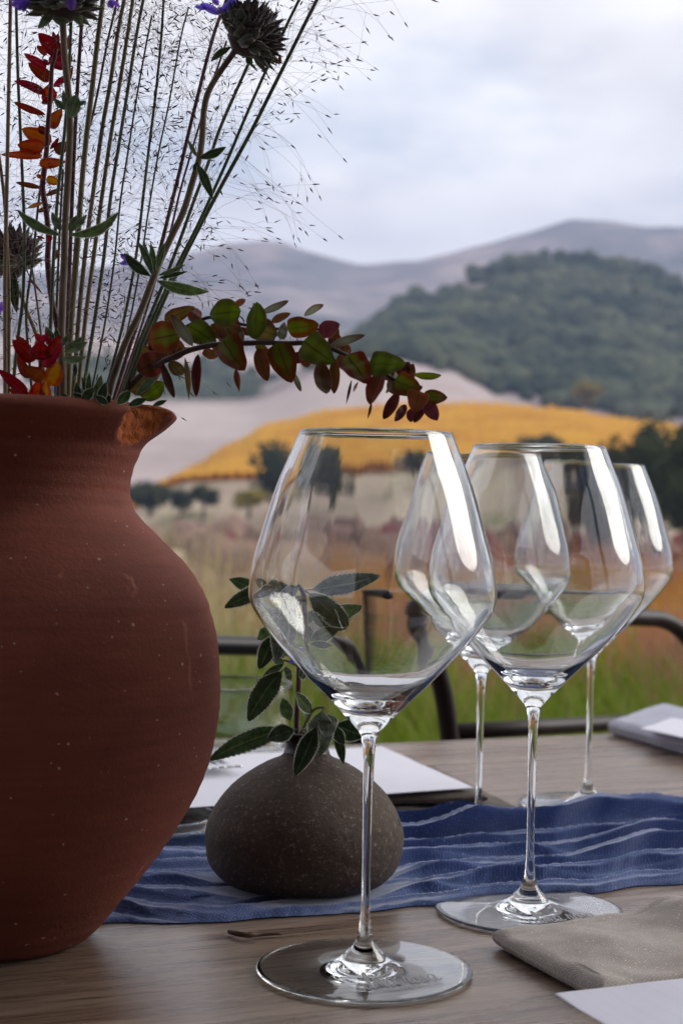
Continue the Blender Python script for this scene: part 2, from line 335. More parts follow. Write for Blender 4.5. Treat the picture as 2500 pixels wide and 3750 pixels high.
M['lf_maroon'] = leafmat('leaf_maroon', (0.055, 0.010, 0.012), (0.075, 0.014, 0.014), (0.24, 0.11, 0.10), 0.93, None, 0.35, 0.5, 0.2)
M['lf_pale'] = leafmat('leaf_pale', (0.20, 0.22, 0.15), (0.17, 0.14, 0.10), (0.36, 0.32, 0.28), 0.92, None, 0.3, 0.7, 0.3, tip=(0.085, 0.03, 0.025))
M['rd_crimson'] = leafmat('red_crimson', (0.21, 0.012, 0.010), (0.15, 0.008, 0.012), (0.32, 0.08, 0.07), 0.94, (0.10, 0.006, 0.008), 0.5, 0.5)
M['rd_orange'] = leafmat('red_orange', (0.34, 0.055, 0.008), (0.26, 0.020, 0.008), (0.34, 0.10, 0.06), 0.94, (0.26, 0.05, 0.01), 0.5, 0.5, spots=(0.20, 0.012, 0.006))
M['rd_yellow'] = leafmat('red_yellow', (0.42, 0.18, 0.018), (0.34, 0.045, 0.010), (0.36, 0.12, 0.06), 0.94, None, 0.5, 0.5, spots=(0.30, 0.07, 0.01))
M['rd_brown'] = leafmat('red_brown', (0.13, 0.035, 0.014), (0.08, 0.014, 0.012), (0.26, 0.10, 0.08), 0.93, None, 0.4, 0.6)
M['petal'] = leafmat('violet_petal', (0.17, 0.10, 0.50), (0.26, 0.18, 0.62), None, 0.9, (0.09, 0.05, 0.30), 0.5, 0.5)
M['calyx'] = simple('calyx', (0.040, 0.020, 0.030), (0.075, 0.050, 0.055), 240, 0.75, sheen=0.7)
M['calyx_green'] = simple('calyx_green', (0.055, 0.070, 0.045), (0.10, 0.115, 0.085), 240, 0.75, sheen=0.7)
M['dry_floret'] = simple('dry_floret', (0.22, 0.07, 0.02), (0.34, 0.13, 0.04), 200, 0.6)
M['twig'] = simple('twig', (0.05, 0.025, 0.016), (0.10, 0.055, 0.035), 200, 0.7)
# land
def land(name, stops, scale, detail=6, rough=0.62, mapping=(1, 1, 1), second=None):
    m, N, L = mat(name)
    n = noise_node(N, L, scale, detail, rough, mapping=mapping); r = ramp(N, stops); L.new(n.outputs[0], r.inputs[0]); col = r.outputs[0]
    if second:
        sc, c, lo, hi = second
        n2 = noise_node(N, L, sc, 5, 0.6); r2 = ramp(N, [(lo, (0, 0, 0)), (hi, (1, 1, 1))]); L.new(n2.outputs[0], r2.inputs[0]); col = mixc(N, L, r2.outputs[0], col, c)
    finish(N, L, col, 0.95, 0.05); return m
M['patio'] = simple('patio_stone', (0.10, 0.085, 0.075), (0.16, 0.14, 0.12), 3, 0.8)
M['ground'] = land('ground_grass', [(0.3, (0.10, 0.085, 0.055)), (0.7, (0.17, 0.14, 0.09))], 0.05)
M['meadow'] = land('meadow', [(0.30, (0.075, 0.085, 0.018)), (0.5, (0.16, 0.13, 0.055)), (0.72, (0.25, 0.17, 0.11))], 0.22)
M['valley'] = land('valley_field', [(0.28, (0.17, 0.14, 0.10)), (0.42, (0.31, 0.235, 0.19)), (0.56, (0.44, 0.36, 0.26)), (0.72, (0.56, 0.49, 0.34))], 0.02, 7, 0.7, mapping=(1, .5, 1), second=(0.045, (0.20, 0.19, 0.10), 0.56, 0.68))
M['tan_hill'] = land('tan_hill', [(0.30, (0.273, 0.215, 0.202)), (0.5, (0.442, 0.364, 0.345)), (0.72, (0.559, 0.481, 0.442))], 0.012)
M['vine_soil'] = land('vineyard_soil', [(0.3, (0.364, 0.195, 0.065)), (0.7, (0.468, 0.273, 0.091))], 0.03)
M['forest_floor'] = land('forest_floor', [(0.3, (0.208, 0.169, 0.156)), (0.7, (0.390, 0.325, 0.299))], 0.02)
M['mountain'] = land('mountain_scrub', [(0.36, (0.100, 0.117, 0.109)), (0.50, (0.236, 0.209, 0.200)), (0.66, (0.490, 0.399, 0.362))], 0.0045, 7)
M['vine'] = simple('vine_leaves', (0.62, 0.27, 0.018), (0.80, 0.46, 0.04), 0.06, 0.9, 0.1, lo=0.3, hi=0.7, trans=0.3)
M['wood_far'] = simple('woodland', (0.032, 0.048, 0.030), (0.132, 0.144, 0.081), 0.035, 0.95, 0.05, lo=0.38, hi=0.66)
M['oak_leaf'] = simple('oak_foliage', (0.016, 0.024, 0.010), (0.050, 0.058, 0.020), 0.5, 0.9, 0.1)
M['yellow_leaf'] = simple('yellow_foliage', (0.12, 0.11, 0.02), (0.26, 0.20, 0.04), 0.5, 0.9, 0.1)
M['bark'] = simple('bark', (0.04, 0.03, 0.022), (0.07, 0.055, 0.04), 2, 0.9)
M['g_green'] = simple('grass_green', (0.075, 0.155, 0.008), (0.25, 0.31, 0.030), 1.6, 0.7, 0.2, trans=0.35)
M['g_straw'] = simple('grass_straw', (0.360, 0.288, 0.132), (0.576, 0.492, 0.288), 1.6, 0.7, 0.2, trans=0.35)
M['g_rust'] = simple('grass_rust', (0.391, 0.161, 0.034), (0.575, 0.310, 0.063), 0.5, 0.7, 0.2, trans=0.35)
M['g_pink'] = simple('grass_pink', (0.30, 0.11, 0.09), (0.46, 0.22, 0.18), 1.2, 0.7, 0.2, trans=0.35)
M['brush'] = simple('brush', (0.138, 0.088, 0.073), (0.300, 0.194, 0.156), 0.12, 0.9, 0.1)
M['brush_red'] = simple('brush_red', (0.11, 0.035, 0.035), (0.22, 0.075, 0.07), 0.2, 0.9, 0.1)
#@@LAND
# ------------------------------------------------------------------ the land
def fbm(x, y, s, o=4): return noise.fractal(Vector((x / s, y / s, 3.7)), 1.0, 2.0, o)
COLS = list(range(-2600, 5101, 70))
def strip(name, bot, top, D0, D1, mat, rows=14, amp=0.0, ns=60, ease=1.0, back=0.35, drop=0.5, cols=COLS):
    rws = []
    for i in range(rows + 1):
        t = i / rows; row = []
        for c in cols:
            a = D0(c) if callable(D0) else D0; b = D1(c) if callable(D1) else D1
            D = lerp(a, b, t); yb = smooth_interp(bot, c); yt = smooth_interp(top, c)
            p = P(c, lerp(yb, yt, t ** ease), D)
            p.z += amp * fbm(p.x, p.y, ns) * min(1, 4 * t) * (1 if t < 0.98 else 0.6); row.append(p)
        rws.append(row)
    for k in (1, 2, 3):
        rws.append([Vector((p.x * (1 + back * k / 3), p.y * (1 + back * k / 3), p.z - (p.z + 6) * drop * (k / 3) ** 1.5)) for p in rws[rows]])
    b = MB(); b.grid(rws); o = b.build(name, mat, recentre=False); tag(o, kind='structure'); o['rows'] = rows
    return o, rws
def skirt(name, edge, D0, d1, dy, mat_):
    rws = [[P(c, smooth_interp(edge, c) + dy * (1 - t), lerp(D0 - d1, D0, t)) for c in COLS] for t in (0, .25, .5, .75, 1.0)]
    tag(MB().grid(rws).build(name, mat_, recentre=False), kind='structure')
g = MB(); n = 64; rr = [0.5, 60, 400, 1500, 3200]
g.v.append(Vector((0, 0, -7.0))); g.uv.append((0, 0))
for r_ in rr:
    for k in range(n): g.v.append(Vector((r_ * math.cos(2 * math.pi * k / n), r_ * math.sin(2 * math.pi * k / n), -7.0))); g.uv.append((0, 0))
for k in range(n): g.f.append((0, 1 + k, 1 + (k + 1) % n))
for i in range(len(rr) - 1):
    for k in range(n): a = 1 + i * n + k; b_ = 1 + i * n + (k + 1) % n; g.f.append((a, a + n, b_ + n, b_))
tag(g.build('ground', M['ground'], recentre=False), kind='structure')
tag(MB().box((0, -2.0, -0.80), (16, 9.2, 0.1)).build('patio', M['patio'], smooth=False, recentre=False), kind='structure')
MEADOW = [(1.5, -0.78), (2.5, -0.80), (7, -0.72), (14, -0.95), (30, -2.6), (60, -4.6), (100, -5.6), (160, -5.9), (260, -5.2), (330, -2.5)]
def mz(x, y): d = math.hypot(x, y); return interp(MEADOW, d) + (0.05 * fbm(x, y, 3) * min(1, d / 6) + min(1, d / 120) * 0.7 * fbm(x, y, 40))
def fan(name, d0, d1, rows, mat_, a0=-78, a1=78, na=90):
    rws = []
    for i in range(rows + 1):
        d = d0 * (d1 / d0) ** (i / rows)
        rws.append([(d * math.sin(R(lerp(a0, a1, j / na))), d * math.cos(R(lerp(a0, a1, j / na))), mz(d * math.sin(R(lerp(a0, a1, j / na))), d * math.cos(R(lerp(a0, a1, j / na))))) for j in range(na + 1)])
    tag(MB().grid(rws).build(name, mat_, recentre=False), kind='structure')
fan('meadow', 2.62, 62, 40, M['meadow']); fan('valley_field', 62, 340, 24, M['valley'])
# far mountains
mtop = [(-2600, 980), (-1500, 860), (-600, 1010), (200, 1000), (500, 985), (680, 955), (850, 917), (1000, 908), (1150, 945), (1340, 978), (1500, 950), (1750, 893), (1950, 850), (2100, 815), (2250, 832), (2350, 856), (2500, 848), (3000, 800), (4000, 900), (5100, 950)]
mbot = [(-2600, 1500), (5100, 1500)]
strip('mountain_range', mbot, mtop, 1100, 2300, M['mountain'], 26, 26, 260, 0.8)
# tan grass hill (left) that carries on behind the vineyard
ttop = [(-2600, 1250), (-500, 1230), (300, 1240), (700, 1270), (1100, 1330), (1350, 1360), (1600, 1330), (1900, 1400), (2500, 1450), (5100, 1400)]
tbot = [(-2600, 1900), (5100, 1900)]
_, tan_rows = strip('grass_hill', tbot, ttop, 340, 950, M['tan_hill'], 20, 5, 110, 0.85)
# wooded hill (right)
ftop = [(-2600, 1500), (900, 1420), (1250, 1310), (1330, 1240), (1460, 1120), (1600, 1075), (1765, 1000), (1918, 960), (2100, 950), (2340, 988), (2500, 1050), (2900, 1100), (3600, 1050), (5100, 1150)]
fbot = [(-2600, 1560), (900, 1480), (1250, 1330), (1400, 1310), (1670, 1365), (1823, 1450), (2080, 1500), (2340, 1545), (2700, 1580), (5100, 1600)]
_, wood_rows = strip('wooded_hill', fbot, ftop, 560, 900, M['forest_floor'], 16, 3, 90, 0.9)
skirt('wood_margin', fbot, 560, 130, 330, M['tan_hill'])
# vineyard hill
vtop = [(-2600, 2000), (300, 1960), (560, 1800), (700, 1735), (850, 1640), (1000, 1560), (1250, 1510), (1500, 1492), (1750, 1490), (2000, 1508), (2350, 1555), (2800, 1640), (5100, 1800)]
vbot = [(-2600, 2010), (300, 1970), (690, 1765), (900, 1760), (1200, 1780), (1700, 1760), (2100, 1700), (2400, 1690), (2800, 1720), (5100, 1860)]
_, vine_rows = strip('vineyard_hill', vbot, vtop, 300, 470, M['vine_soil'], 14, 0.0, 90, 0.95)
skirt('lower_slope', vbot, 300, 75, 330, M['valley'])
# vines in rows over that hill
def surf(rows, c, t, n):
    j = (c - COLS[0]) / 70; j0 = int(j); fj = j - j0; i = t * n; i0 = min(int(i), n - 1); fi = i - i0
    return rows[i0][j0].lerp(rows[i0][j0 + 1], fj).lerp(rows[i0 + 1][j0].lerp(rows[i0 + 1][j0 + 1], fj), fi)
b = MB()
for k in range(64):
    c0 = lerp(420, 2900, k / 63); pts = []
    for i in range(30):
        t = i / 29; c = c0 + (t - 0.5) * 520
        if not 420 < c < 2900: continue
        p = surf(vine_rows, c, min(t, 0.999), 14); pts.append(p)
    if len(pts) < 4: continue
    rws = [[], [], [], []]
    for p in pts:
        h = 1.7 + random.uniform(-.35, .35); w = 1.0 + random.uniform(-.2, .2)
        for q, (dx, dz) in enumerate(((-w, -.2), (-w * .7, h), (w * .7, h), (w, -.2))): rws[q].append(p + Vector((dx, 0, dz)))
    b.grid(rws)
tag(b.build('vine_rows', M['vine'], recentre=False), 'rows of golden autumn vines across the hillside', 'vineyard', kind='stuff')
# woodland: clumps of rounded crowns
ICO = []
def ico_base():
    t = (1 + 5 ** .5) / 2
    v = [(-1, t, 0), (1, t, 0), (-1, -t, 0), (1, -t, 0), (0, -1, t), (0, 1, t), (0, -1, -t), (0, 1, -t), (t, 0, -1), (t, 0, 1), (-t, 0, -1), (-t, 0, 1)]
    f = [(0, 11, 5), (0, 5, 1), (0, 1, 7), (0, 7, 10), (0, 10, 11), (1, 5, 9), (5, 11, 4), (11, 10, 2), (10, 7, 6), (7, 1, 8), (3, 9, 4), (3, 4, 2), (3, 2, 6), (3, 6, 8), (3, 8, 9), (4, 9, 5), (2, 4, 11), (6, 2, 10), (8, 6, 7), (9, 8, 1)]
    return [Vector(x).normalized() for x in v], f
IV, IF = ico_base()
def sub(V, Fc):
    V = list(V); out = []; mid = {}
    def m_(a, b):
        k = (min(a, b), max(a, b))
        if k not in mid: V.append(((V[a] + V[b]) / 2).normalized()); mid[k] = len(V) - 1
        return mid[k]
    for a, b, c in Fc:
        x, y, z = m_(a, b), m_(b, c), m_(c, a); out += [(a, x, z), (b, y, x), (c, z, y), (x, y, z)]
    return V, out
IV1, IF1 = sub(IV, IF)
def blob(b, c, r, rz, seed, jag=0.35, fine=True):
    V, Fc = (IV1, IF1) if fine else (IV, IF)
    base = len(b.v)
    for v in V:
        k = 1 + jag * noise.noise(v * 1.7 + Vector((seed, seed * 1.3, 0))) + 0.5 * jag * noise.noise(v * 4 + Vector((0, seed, seed)))
        b.v.append(c + Vector((v.x * r * k, v.y * r * k, v.z * rz * k))); b.uv.append((0, 0))
    for f in Fc: b.f.append(tuple(base + i for i in f))
b = MB(); rnd = random.Random(3)
for k in range(3600):
    c = rnd.uniform(1150, 4400) if k % 4 else rnd.uniform(1250, 2600); t = rnd.random() ** 0.9
    p = surf(wood_rows, c, min(t, .999), 16)
    dens = fbm(p.x, p.y, 70, 3) + 0.35 * (1 - t)
    if dens < -0.16: continue
    r_ = rnd.uniform(2.6, 6.0); blob(b, p + Vector((0, 0, r_ * .55)), r_, r_ * rnd.uniform(.7, 1.0), k * .37, fine=False)
tag(b.build('hillside_woodland', M['wood_far'], recentre=False), 'dark oak woodland covering the right hillside', 'woodland', kind='stuff')
b = MB()
for k in range(1700):
    c = rnd.gauss(760, 230) if k % 3 else rnd.uniform(-2400, 1250); t = min(.99, max(.36, rnd.gauss(.66, .10)))
    if c > 1190 or c < -2500: continue
    p = surf(tan_rows, c, t, 20)
    if k % 3 == 0 and fbm(p.x, p.y, 80, 3) < 0.08: continue
    r_ = rnd.uniform(2.6, 6.0); blob(b, p + Vector((0, 0, r_ * .5)), r_, r_ * .85, k * .53, fine=False)
tag(b.build('valley_woodland', M['wood_far'], recentre=False), 'dark blue-green wood in the fold of the pale hills', 'woodland', kind='stuff')
# trees one can tell apart
def tree(px0, px1, ytop, ybot, D, label, matn='oak_leaf', group='trees on the valley floor', n=900, lobes=9, name='oak_tree', cat='tree', seed=1):
    rn = random.Random(seed); base = P((px0 + px1) / 2, ybot, D); s = D / F; W = (px1 - px0) * s / 2; H = (ybot - ytop) * s
    W *= 1.15; H *= 1.06; t = empty(name, base, label, cat, group)
    tb = MB(); tb.tube([base + Vector((0, 0, -.6)), base + Vector((W * .04, 0, H * .22)), base + Vector((-W * .03, 0, H * .55))], [W * .09, W * .07, W * .03], 7)
    for k in range(4):
        a = k * 1.7 + seed; tb.tube([base + Vector((0, 0, H * .25)), base + Vector((math.cos(a) * W * .45, math.sin(a) * W * .4, H * .6))], [W * .045, W * .015], 5)
    tb.build('trunk', M['bark'], t)
    cb = MB(); cs = []
    for k in range(lobes):
        a = k * 2.4 + rn.uniform(-.3, .3); q = rn.uniform(.2, .68); zz = rn.uniform(.20, .80)
        cs.append((Vector((math.cos(a) * W * q, math.sin(a) * W * q, H * zz)), W * rn.uniform(.38, .55), H * rn.uniform(.20, .30)))
    for k in range(n):
        c, rx, rz = rn.choice(cs); v = Vector((rn.gauss(0, 1), rn.gauss(0, 1), rn.gauss(0, 1))).normalized() * rn.uniform(.62, 1.06)
        p = base + c + Vector((v.x * rx, v.y * rx, v.z * rz)); sz = W * rn.uniform(.045, .10)
        x = Vector((rn.gauss(0, 1), rn.gauss(0, 1), rn.gauss(0, 1))).normalized(); y = x.orthogonal().normalized(); bs = len(cb.v)
        cb.v += [p - x * sz, p + y * sz * .7, p + x * sz, p - y * sz * .7]; cb.uv += [(0, 0)] * 4; cb.f.append((bs, bs + 1, bs + 2, bs + 3))
    for c, rx, rz in cs: blob(cb, base + c, rx * .72, rz * .72, rn.random() * 9, fine=False)
    cb.build('crown', M[matn], t, smooth=False)
    return t
tree(925, 1215, 1618, 1872, 265, 'big dark round oak standing in front of the golden vineyard', seed=2, n=1300)
tree(1150, 1260, 1740, 1880, 262, 'small dark oak just right of the big round oak', seed=3, n=500)
tree(455, 640, 1765, 1885, 270, 'dark bushy tree beside the neck of the clay vase', seed=4)
tree(610, 720, 1795, 1880, 272, 'low dark tree between the bushy tree and the yellowing shrub', seed=5, n=600)
tree(690, 800, 1775, 1888, 268, 'upright dark tree left of the yellowing shrub', seed=6, n=600)
tree(835, 985, 1790, 1888, 255, 'round yellow-green shrub left of the big round oak', 'yellow_leaf', n=700, name='yellowing_tree', seed=7)
tree(1470, 1620, 1690, 1775, 285, 'small dark tree under the near edge of the vineyard', seed=8, n=500)
tree(1830, 2060, 1592, 1700, 290, 'low wide dark tree at the foot of the vineyard', seed=9, n=800)
for i, (a, b2, yt, yb, D, lb) in enumerate([
    (2010, 2330, 1640, 2010, 150, 'dark oak behind the row of wine glasses, shortest of the clump'),
    (2180, 2480, 1560, 2030, 140, 'tall dark oak in the clump below the vineyard'),
    (2390, 2760, 1500, 2060, 128, 'tallest dark oak rising over the right end of the vineyard'),
    (2720, 3200, 1520, 2050, 130, 'broad dark oak at the outer end of the clump')]):
    tree(a, b2, yt, yb, D, lb, group='oaks below the vineyard', seed=20 + i, n=1500, lobes=13)
tree(2080, 2210, 1385, 1480, 520, 'pale yellowing tree at the edge of the wooded hill', 'yellow_leaf', n=500, name='yellowing_tree', seed=31)
# brush on the valley slope
b = MB(); b2 = MB()
for k in range(1500):
    px = rnd.uniform(-1200, 3700); D = 26 * (235 / 26) ** rnd.random(); q = P(px, 1900, D); z = mz(q.x, q.y)
    if fbm(q.x, q.y, 22, 3) < (0.10 if px < 900 else -0.30): continue
    r_ = rnd.uniform(.5, 1.5) * (1 + D / 160); tgt = b2 if (px > 2100 and rnd.random() < .6) or rnd.random() < .05 else b
    blob(tgt, Vector((q.x, q.y, z + r_ * .4)), r_, r_ * .8, k * .71, .5, fine=False)
tag(b.build('valley_brush', M['brush'], recentre=False), 'mauve-brown brush on the slope below the vineyard', 'brush', kind='stuff')
tag(b2.build('red_brush', M['brush_red'], recentre=False), 'dark red brush below the oaks', 'brush', kind='stuff')
# tall garden grasses beyond the table
gb = {k: MB() for k in ('g_green', 'g_straw', 'g_rust', 'g_pink')}
def blade(b, p, h, w, lean, rn):
    a = rn.uniform(0, 6.28); d = Vector((math.cos(a), math.sin(a), 0)); s = Vector((-d.y, d.x, 0)) * w; bs = len(b.v)
    for t in (0, .4, .75, 1.0):
        c = p + Vector((0, 0, h * t)) + d * lean * h * t * t; ww = s * (1 - t * .85)
        b.v += [c - ww, c + ww]; b.uv += [(t, 0), (t, 1)]
    for i in range(3): q = bs + 2 * i; b.f.append((q, q + 1, q + 3, q + 2))
rg = random.Random(11)
def clump(kind, px, D, h, n, spread, w=0.004):
    q = P(px, 1900, D)
    for _ in range(n):
        x = q.x + rg.gauss(0, spread); y = q.y + rg.gauss(0, spread)
        blade(gb[kind], Vector((x, y, mz(x, y))), h * rg.uniform(.6, 1.1), w * D / 4, rg.uniform(.1, .8), rg)
for k in range(190):                                   # green tussocks near the patio
    px = rg.uniform(-900, 3500); D = rg.uniform(3.2, 6.5)
    clump('g_green', px, D, rg.uniform(.30, .55), 55, .16)
for k in range(46): clump('g_straw', rg.uniform(-600, 1020), rg.uniform(5.0, 9.0), rg.uniform(.62, .95), 42, .2, .0028)
for k in range(30): clump('g_straw', rg.uniform(900, 3300), rg.uniform(9, 16), rg.uniform(.4, .6), 40, .3, .003)
for k in range(130): clump('g_rust', rg.uniform(1150, 3700), rg.uniform(9, 26), rg.uniform(.55, 1.0), 45, .5, .003)
for k in range(38): clump('g_pink', rg.choice([rg.uniform(1500, 2000), rg.uniform(2150, 3200), rg.uniform(1200, 3200)]), rg.uniform(5, 9), rg.uniform(.40, .62), 45, .2, .0028)
for k, lb in (('g_green', 'green tussock grass beyond the patio'), ('g_straw', 'tall pale straw grass beyond the patio'), ('g_rust', 'rust-orange grass on the slope'), ('g_pink', 'pinkish grass plumes beyond the chairs')):
    tag(gb[k].build({'g_green': 'green_grass', 'g_straw': 'straw_grass', 'g_rust': 'rust_grass', 'g_pink': 'pink_grass'}[k], M[k], recentre=False, smooth=False), lb, 'grass', kind='stuff')
# unseen wall and eave added behind the camera to shade table and vase
hs = empty('shade_house', (1.2, -3.2, -0.75), 'unseen dark timber wall and eave added to shade the near half of the table', 'shade_house')
MB().box((2.1, -3.4, 1.0), (6.6, 0.3, 3.5)).build('wall', M['shade_house_wood'], hs, False)
MB().box((-0.5, -1.35, 1.80), (5.6, 4.2, 0.14)).build('roof', M['shade_house_wood'], hs, False)
for x in (-3.1, 2.2): MB().box((x, 0.12, 0.489), (0.14, 0.14, 2.474)).build('post', M['shade_house_wood'], hs, False)
# haze
def haze():
    m, N, L = mat('haze'); v = N.new('ShaderNodeVolumePrincipled'); v.inputs['Color'].default_value = (0.48, 0.61, 1.0, 1); v.inputs['Density'].default_value = 0.00027; v.inputs['Anisotropy'].default_value = 0.1
    o = N.new('ShaderNodeOutputMaterial'); L.new(v.outputs[0], o.inputs['Volume'])
    h = MB().box((0, 0, 280), (6500, 6500, 576)).build('haze', m, smooth=False); tag(h, 'thin blue autumn haze over the valley', 'haze', kind='stuff')
haze()
#@@TABLE
# ------------------------------------------------------------------ table
YAW = R(23.5); UX = Vector((math.cos(YAW), math.sin(YAW), 0)); UY = Vector((-math.sin(YAW), math.cos(YAW), 0))
def T(u, v, z=0.0): return UX * u + UY * v + Vector((0, 0, z))
tb_ = empty('dining_table', T(0, .7, -0.75), 'long oak dining table set for a tasting', 'table')
def plank(u0, u1, v0, v1, th=0.038):
    gap = 0.0012; bev = 0.0022; v0 += gap / 2; v1 -= gap / 2; rws = []
    for (v, z) in ((v0, -th), (v0, -bev), (v0 + bev, 0), (v1 - bev, 0), (v1, -bev), (v1, -th), (v0, -th)):
        rws.append([(u0, v - (v0 + v1) / 2, z), (u1, v - (v0 + v1) / 2, z)])
    b = MB(); b.grid(rws); k = len(rws)
    b.f.append(tuple(2 * i for i in range(k - 1))); b.f.append(tuple(2 * i + 1 for i in reversed(range(k - 1))))
    o = make('plank', b.v, b.f, M['oak'], None, False, None, False)
    c = T(0, (v0 + v1) / 2, 0); o.parent = tb_; o.location = c - WL[tb_.name]; o.rotation_euler = (0, 0, YAW)
for v0, v1 in ((.15, .227), (.227, .50), (.50, .80), (.80, 1.185), (1.185, 1.262)): plank(-1.15, 1.35, v0, v1)
for u in (-1.0, 1.2):
    for v in (.24, 1.17): MB().box(T(u, v, -0.3945), (.08, .08, .711), YAW).build('leg', M['oak'], tb_, False)
for v in (.24, 1.17): MB().box(T(.1, v, -0.082), (2.10, .025, .085), YAW).build('apron', M['oak'], tb_, False)

# ------------------------------------------------------------------ terracotta vase
VD = 0.75; VA = G(-20, 3437); VA.z = 0
sil = [(637, 1539), (574, 1591), (528, 1625), (505, 1666), (482, 1723), (473, 1775), (473, 1809), (485, 1861), (502, 1890), (545, 1935), (620, 2010), (689, 2085), (746, 2182), (768, 2250), (791, 2346), (800, 2473), (802, 2556), (791, 2665), (759, 2805), (702, 2939), (606, 3092), (510, 3219), (446, 3296), (383, 3372)]
prof = []
for q in sil:
    p = P(q[0], q[1], VA.y); prof.append(((p.x - VA.x), p.z))
prof = prof[::-1]
zb = prof[0][1]; rb = prof[0][0]
out = [(0.0405, 0.0003), (0.0430, 0.0012), (lerp(.043, rb, .45), zb * .42)] + prof
rl = prof[-1][0]
out += [(rl - .0005, prof[-1][1] + .0035), (rl - .004, .2560), (rl - .009, .2567), (rl - .0135, .2545), (rl - .018, .248), (.056, .222), (.054, .205), (.062, .18), (.085, .14), (.085, .07), (.045, .012), (.004, .010)]
pts = [tuple(v) for v in catmull([(a, b, 0) for a, b in out], 5)]
def vr(r, z, a, i): return max(.001, r * (1 + .004 * math.sin(2 * a + 1) * min(1, z / .05)) + .00014 * math.sin(z * 900 + 2 * math.sin(a)))
b = MB(); b.lathe([(.0005, .0003)] + [(p[0], p[1]) for p in pts], 260, (VA.x, VA.y, 0), vr)
# the chipped lip: cut by a rough plane facing right and towards the camera
az = R(-20); bc = Vector((VA.x + .0920 * math.cos(az), VA.y + .0920 * math.sin(az), .2430)); BR = .0275
cut = [False] * len(b.v)
for i, v in enumerate(b.v):
    ax = Vector((VA.x, VA.y, v.z)); rd = v - ax
    if v.z < .2225 or rd.length < .050: continue
    rn_ = rd.normalized(); w = v - bc; br_ = BR * (1 + .06 * noise.noise(v * 260))
    if w.length < br_:
        bb = -w.dot(rn_); disc = bb * bb - (w.dot(w) - br_ * br_); sft = -bb + math.sqrt(max(0, disc)); sft = w.dot(rn_) + math.sqrt(max(0, disc))
        b.v[i] = v - rn_ * min(sft - .0008 * noise.noise(v * 900), .017); cut[i] = True
vase = make('clay_vase', b.v, b.f, None, None, True, None, True, [M['terracotta'], M['broken_clay']], [1 if sum(cut[i] for i in f) >= 3 else 0 for f in b.f])
tag(vase, 'large terracotta vase with a chipped lip holding tall grasses and flowers', 'vase')

# ------------------------------------------------------------------ stone bud vase
SD = 0.90; SA = G(1112, 3225, .004); SD = SA.y
ssil = [(1478, 3080), (1470, 3015), (1440, 2950), (1395, 2890), (1330, 2835), (1265, 2795), (1222, 2775), (1205, 2757), (1200, 2735), (1208, 2712), (1222, 2692), (1226, 2682)]
lean = lambda y: 1112 + (3225 - y) * .023
sp = [(.012, .0042), (.039, .0042), (.0475, .0082), (.0525, .0152)]
for q in ssil:
    p = P(q[0], q[1], SD); c = P(lean(q[1]), q[1], SD); sp.append((p.x - c.x, p.z))
split = len(sp) - 5
sp += [(sp[-1][0] - .002, sp[-1][1] + .0005), (sp[-1][0] - .005, sp[-1][1] - .004), (.009, sp[-1][1] - .014), (.006, sp[-1][1] - .03)]
bodyp = sp[:split + 2]; neckp = sp[split:]
def sr(r, z, a, i):
    q = Vector((math.cos(a) * r, math.sin(a) * r, z)); return r * (1 + .012 * noise.noise(Vector((math.cos(a) * 1.5, math.sin(a) * 1.5, z * 30)))) + (.00028 * noise.noise(q * 420) + .0004 * noise.noise(q * 110)) * min(1, r / .01)
sv = empty('stone_bud_vase', (SA.x, SA.y, .004), 'squat rough grey-brown stoneware bud vase holding a sage sprig', 'vase')
b = MB(); b.lathe([(p[0], p[1]) for p in catmull([(a, c, 0) for a, c in bodyp], 10)], 230, (SA.x, SA.y, 0), sr); b.build('body', M['stoneware'], sv)
b = MB(); b.lathe([(p[0] * 1.004 + .0002, p[1]) for p in catmull([(a, c, 0) for a, c in neckp], 6)], 96, (SA.x, SA.y, 0), sr); b.build('neck', M['dark_glaze'], sv)

# ------------------------------------------------------------------ wine glasses
OUT = [(48.2, 0.9), (48.9, 1.5), (48.5, 2.0), (46.5, 2.2), (38, 2.45), (28, 2.85), (19, 3.7), (13, 5.3), (10.2, 6.6), (8.6, 8.6), (6.6, 10.6), (4.6, 13.4), (3.3, 17), (2.45, 24), (2.05, 34), (1.98, 48), (2.1, 66), (2.3, 84), (2.6, 98), (3.3, 104.5), (4.6, 108.4), (7.6, 112.2), (11.6, 116.4), (19.7, 124.6), (28.8, 133.4), (43.2, 149.0), (52.2, 161), (55.4, 167.3), (56.0, 173.5), (54.4, 185.5), (50.7, 199), (44.4, 220), (38.6, 234.5), (34.4, 244.6)]
oc = [(p[0], p[1]) for p in catmull([(a, c, 0) for a, c in OUT], 4)]
def wall(r, z):
    return interp([(118, 5.0), (124, 2.6), (132, 1.45), (145, 1.1), (175, 1.0), (215, .85), (245, .62)], z)
ic = []
for i in range(len(oc) - 2, 0, -1):
    r_, z_ = oc[i]
    if z_ < 122.5: break
    d = Vector((oc[i + 1][0] - oc[i - 1][0], oc[i + 1][1] - oc[i - 1][1])).normalized(); w_ = wall(r_, z_); ic.append((r_ - d.y * w_, z_ + d.x * w_))
ic = [(oc[-1][0] - .35, oc[-1][1] + .25), (oc[-1][0] - .62, oc[-1][1] - .1)] + ic
bot = ic[-1]; ic += [(p[0], p[1]) for p in catmull([(bot[0], bot[1], 0), (bot[0] * .72, bot[1] - 3.0, 0), (bot[0] * .42, bot[1] - 4.9, 0), (bot[0] * .15, bot[1] - 5.7, 0), (.25, bot[1] - 5.8, 0)], 4)[1:]]
full = [(0.3, .55), (20, .54), (40, 0.50), (46, 0.42), (47.6, 0.4)] + oc + ic
def ribs(r, z, a, i):
    if i > 5 + len(oc) and z > .125: return r * (1 + .00025 * math.cos(22 * a) * min(1, (z - .125) / .03))
    return r
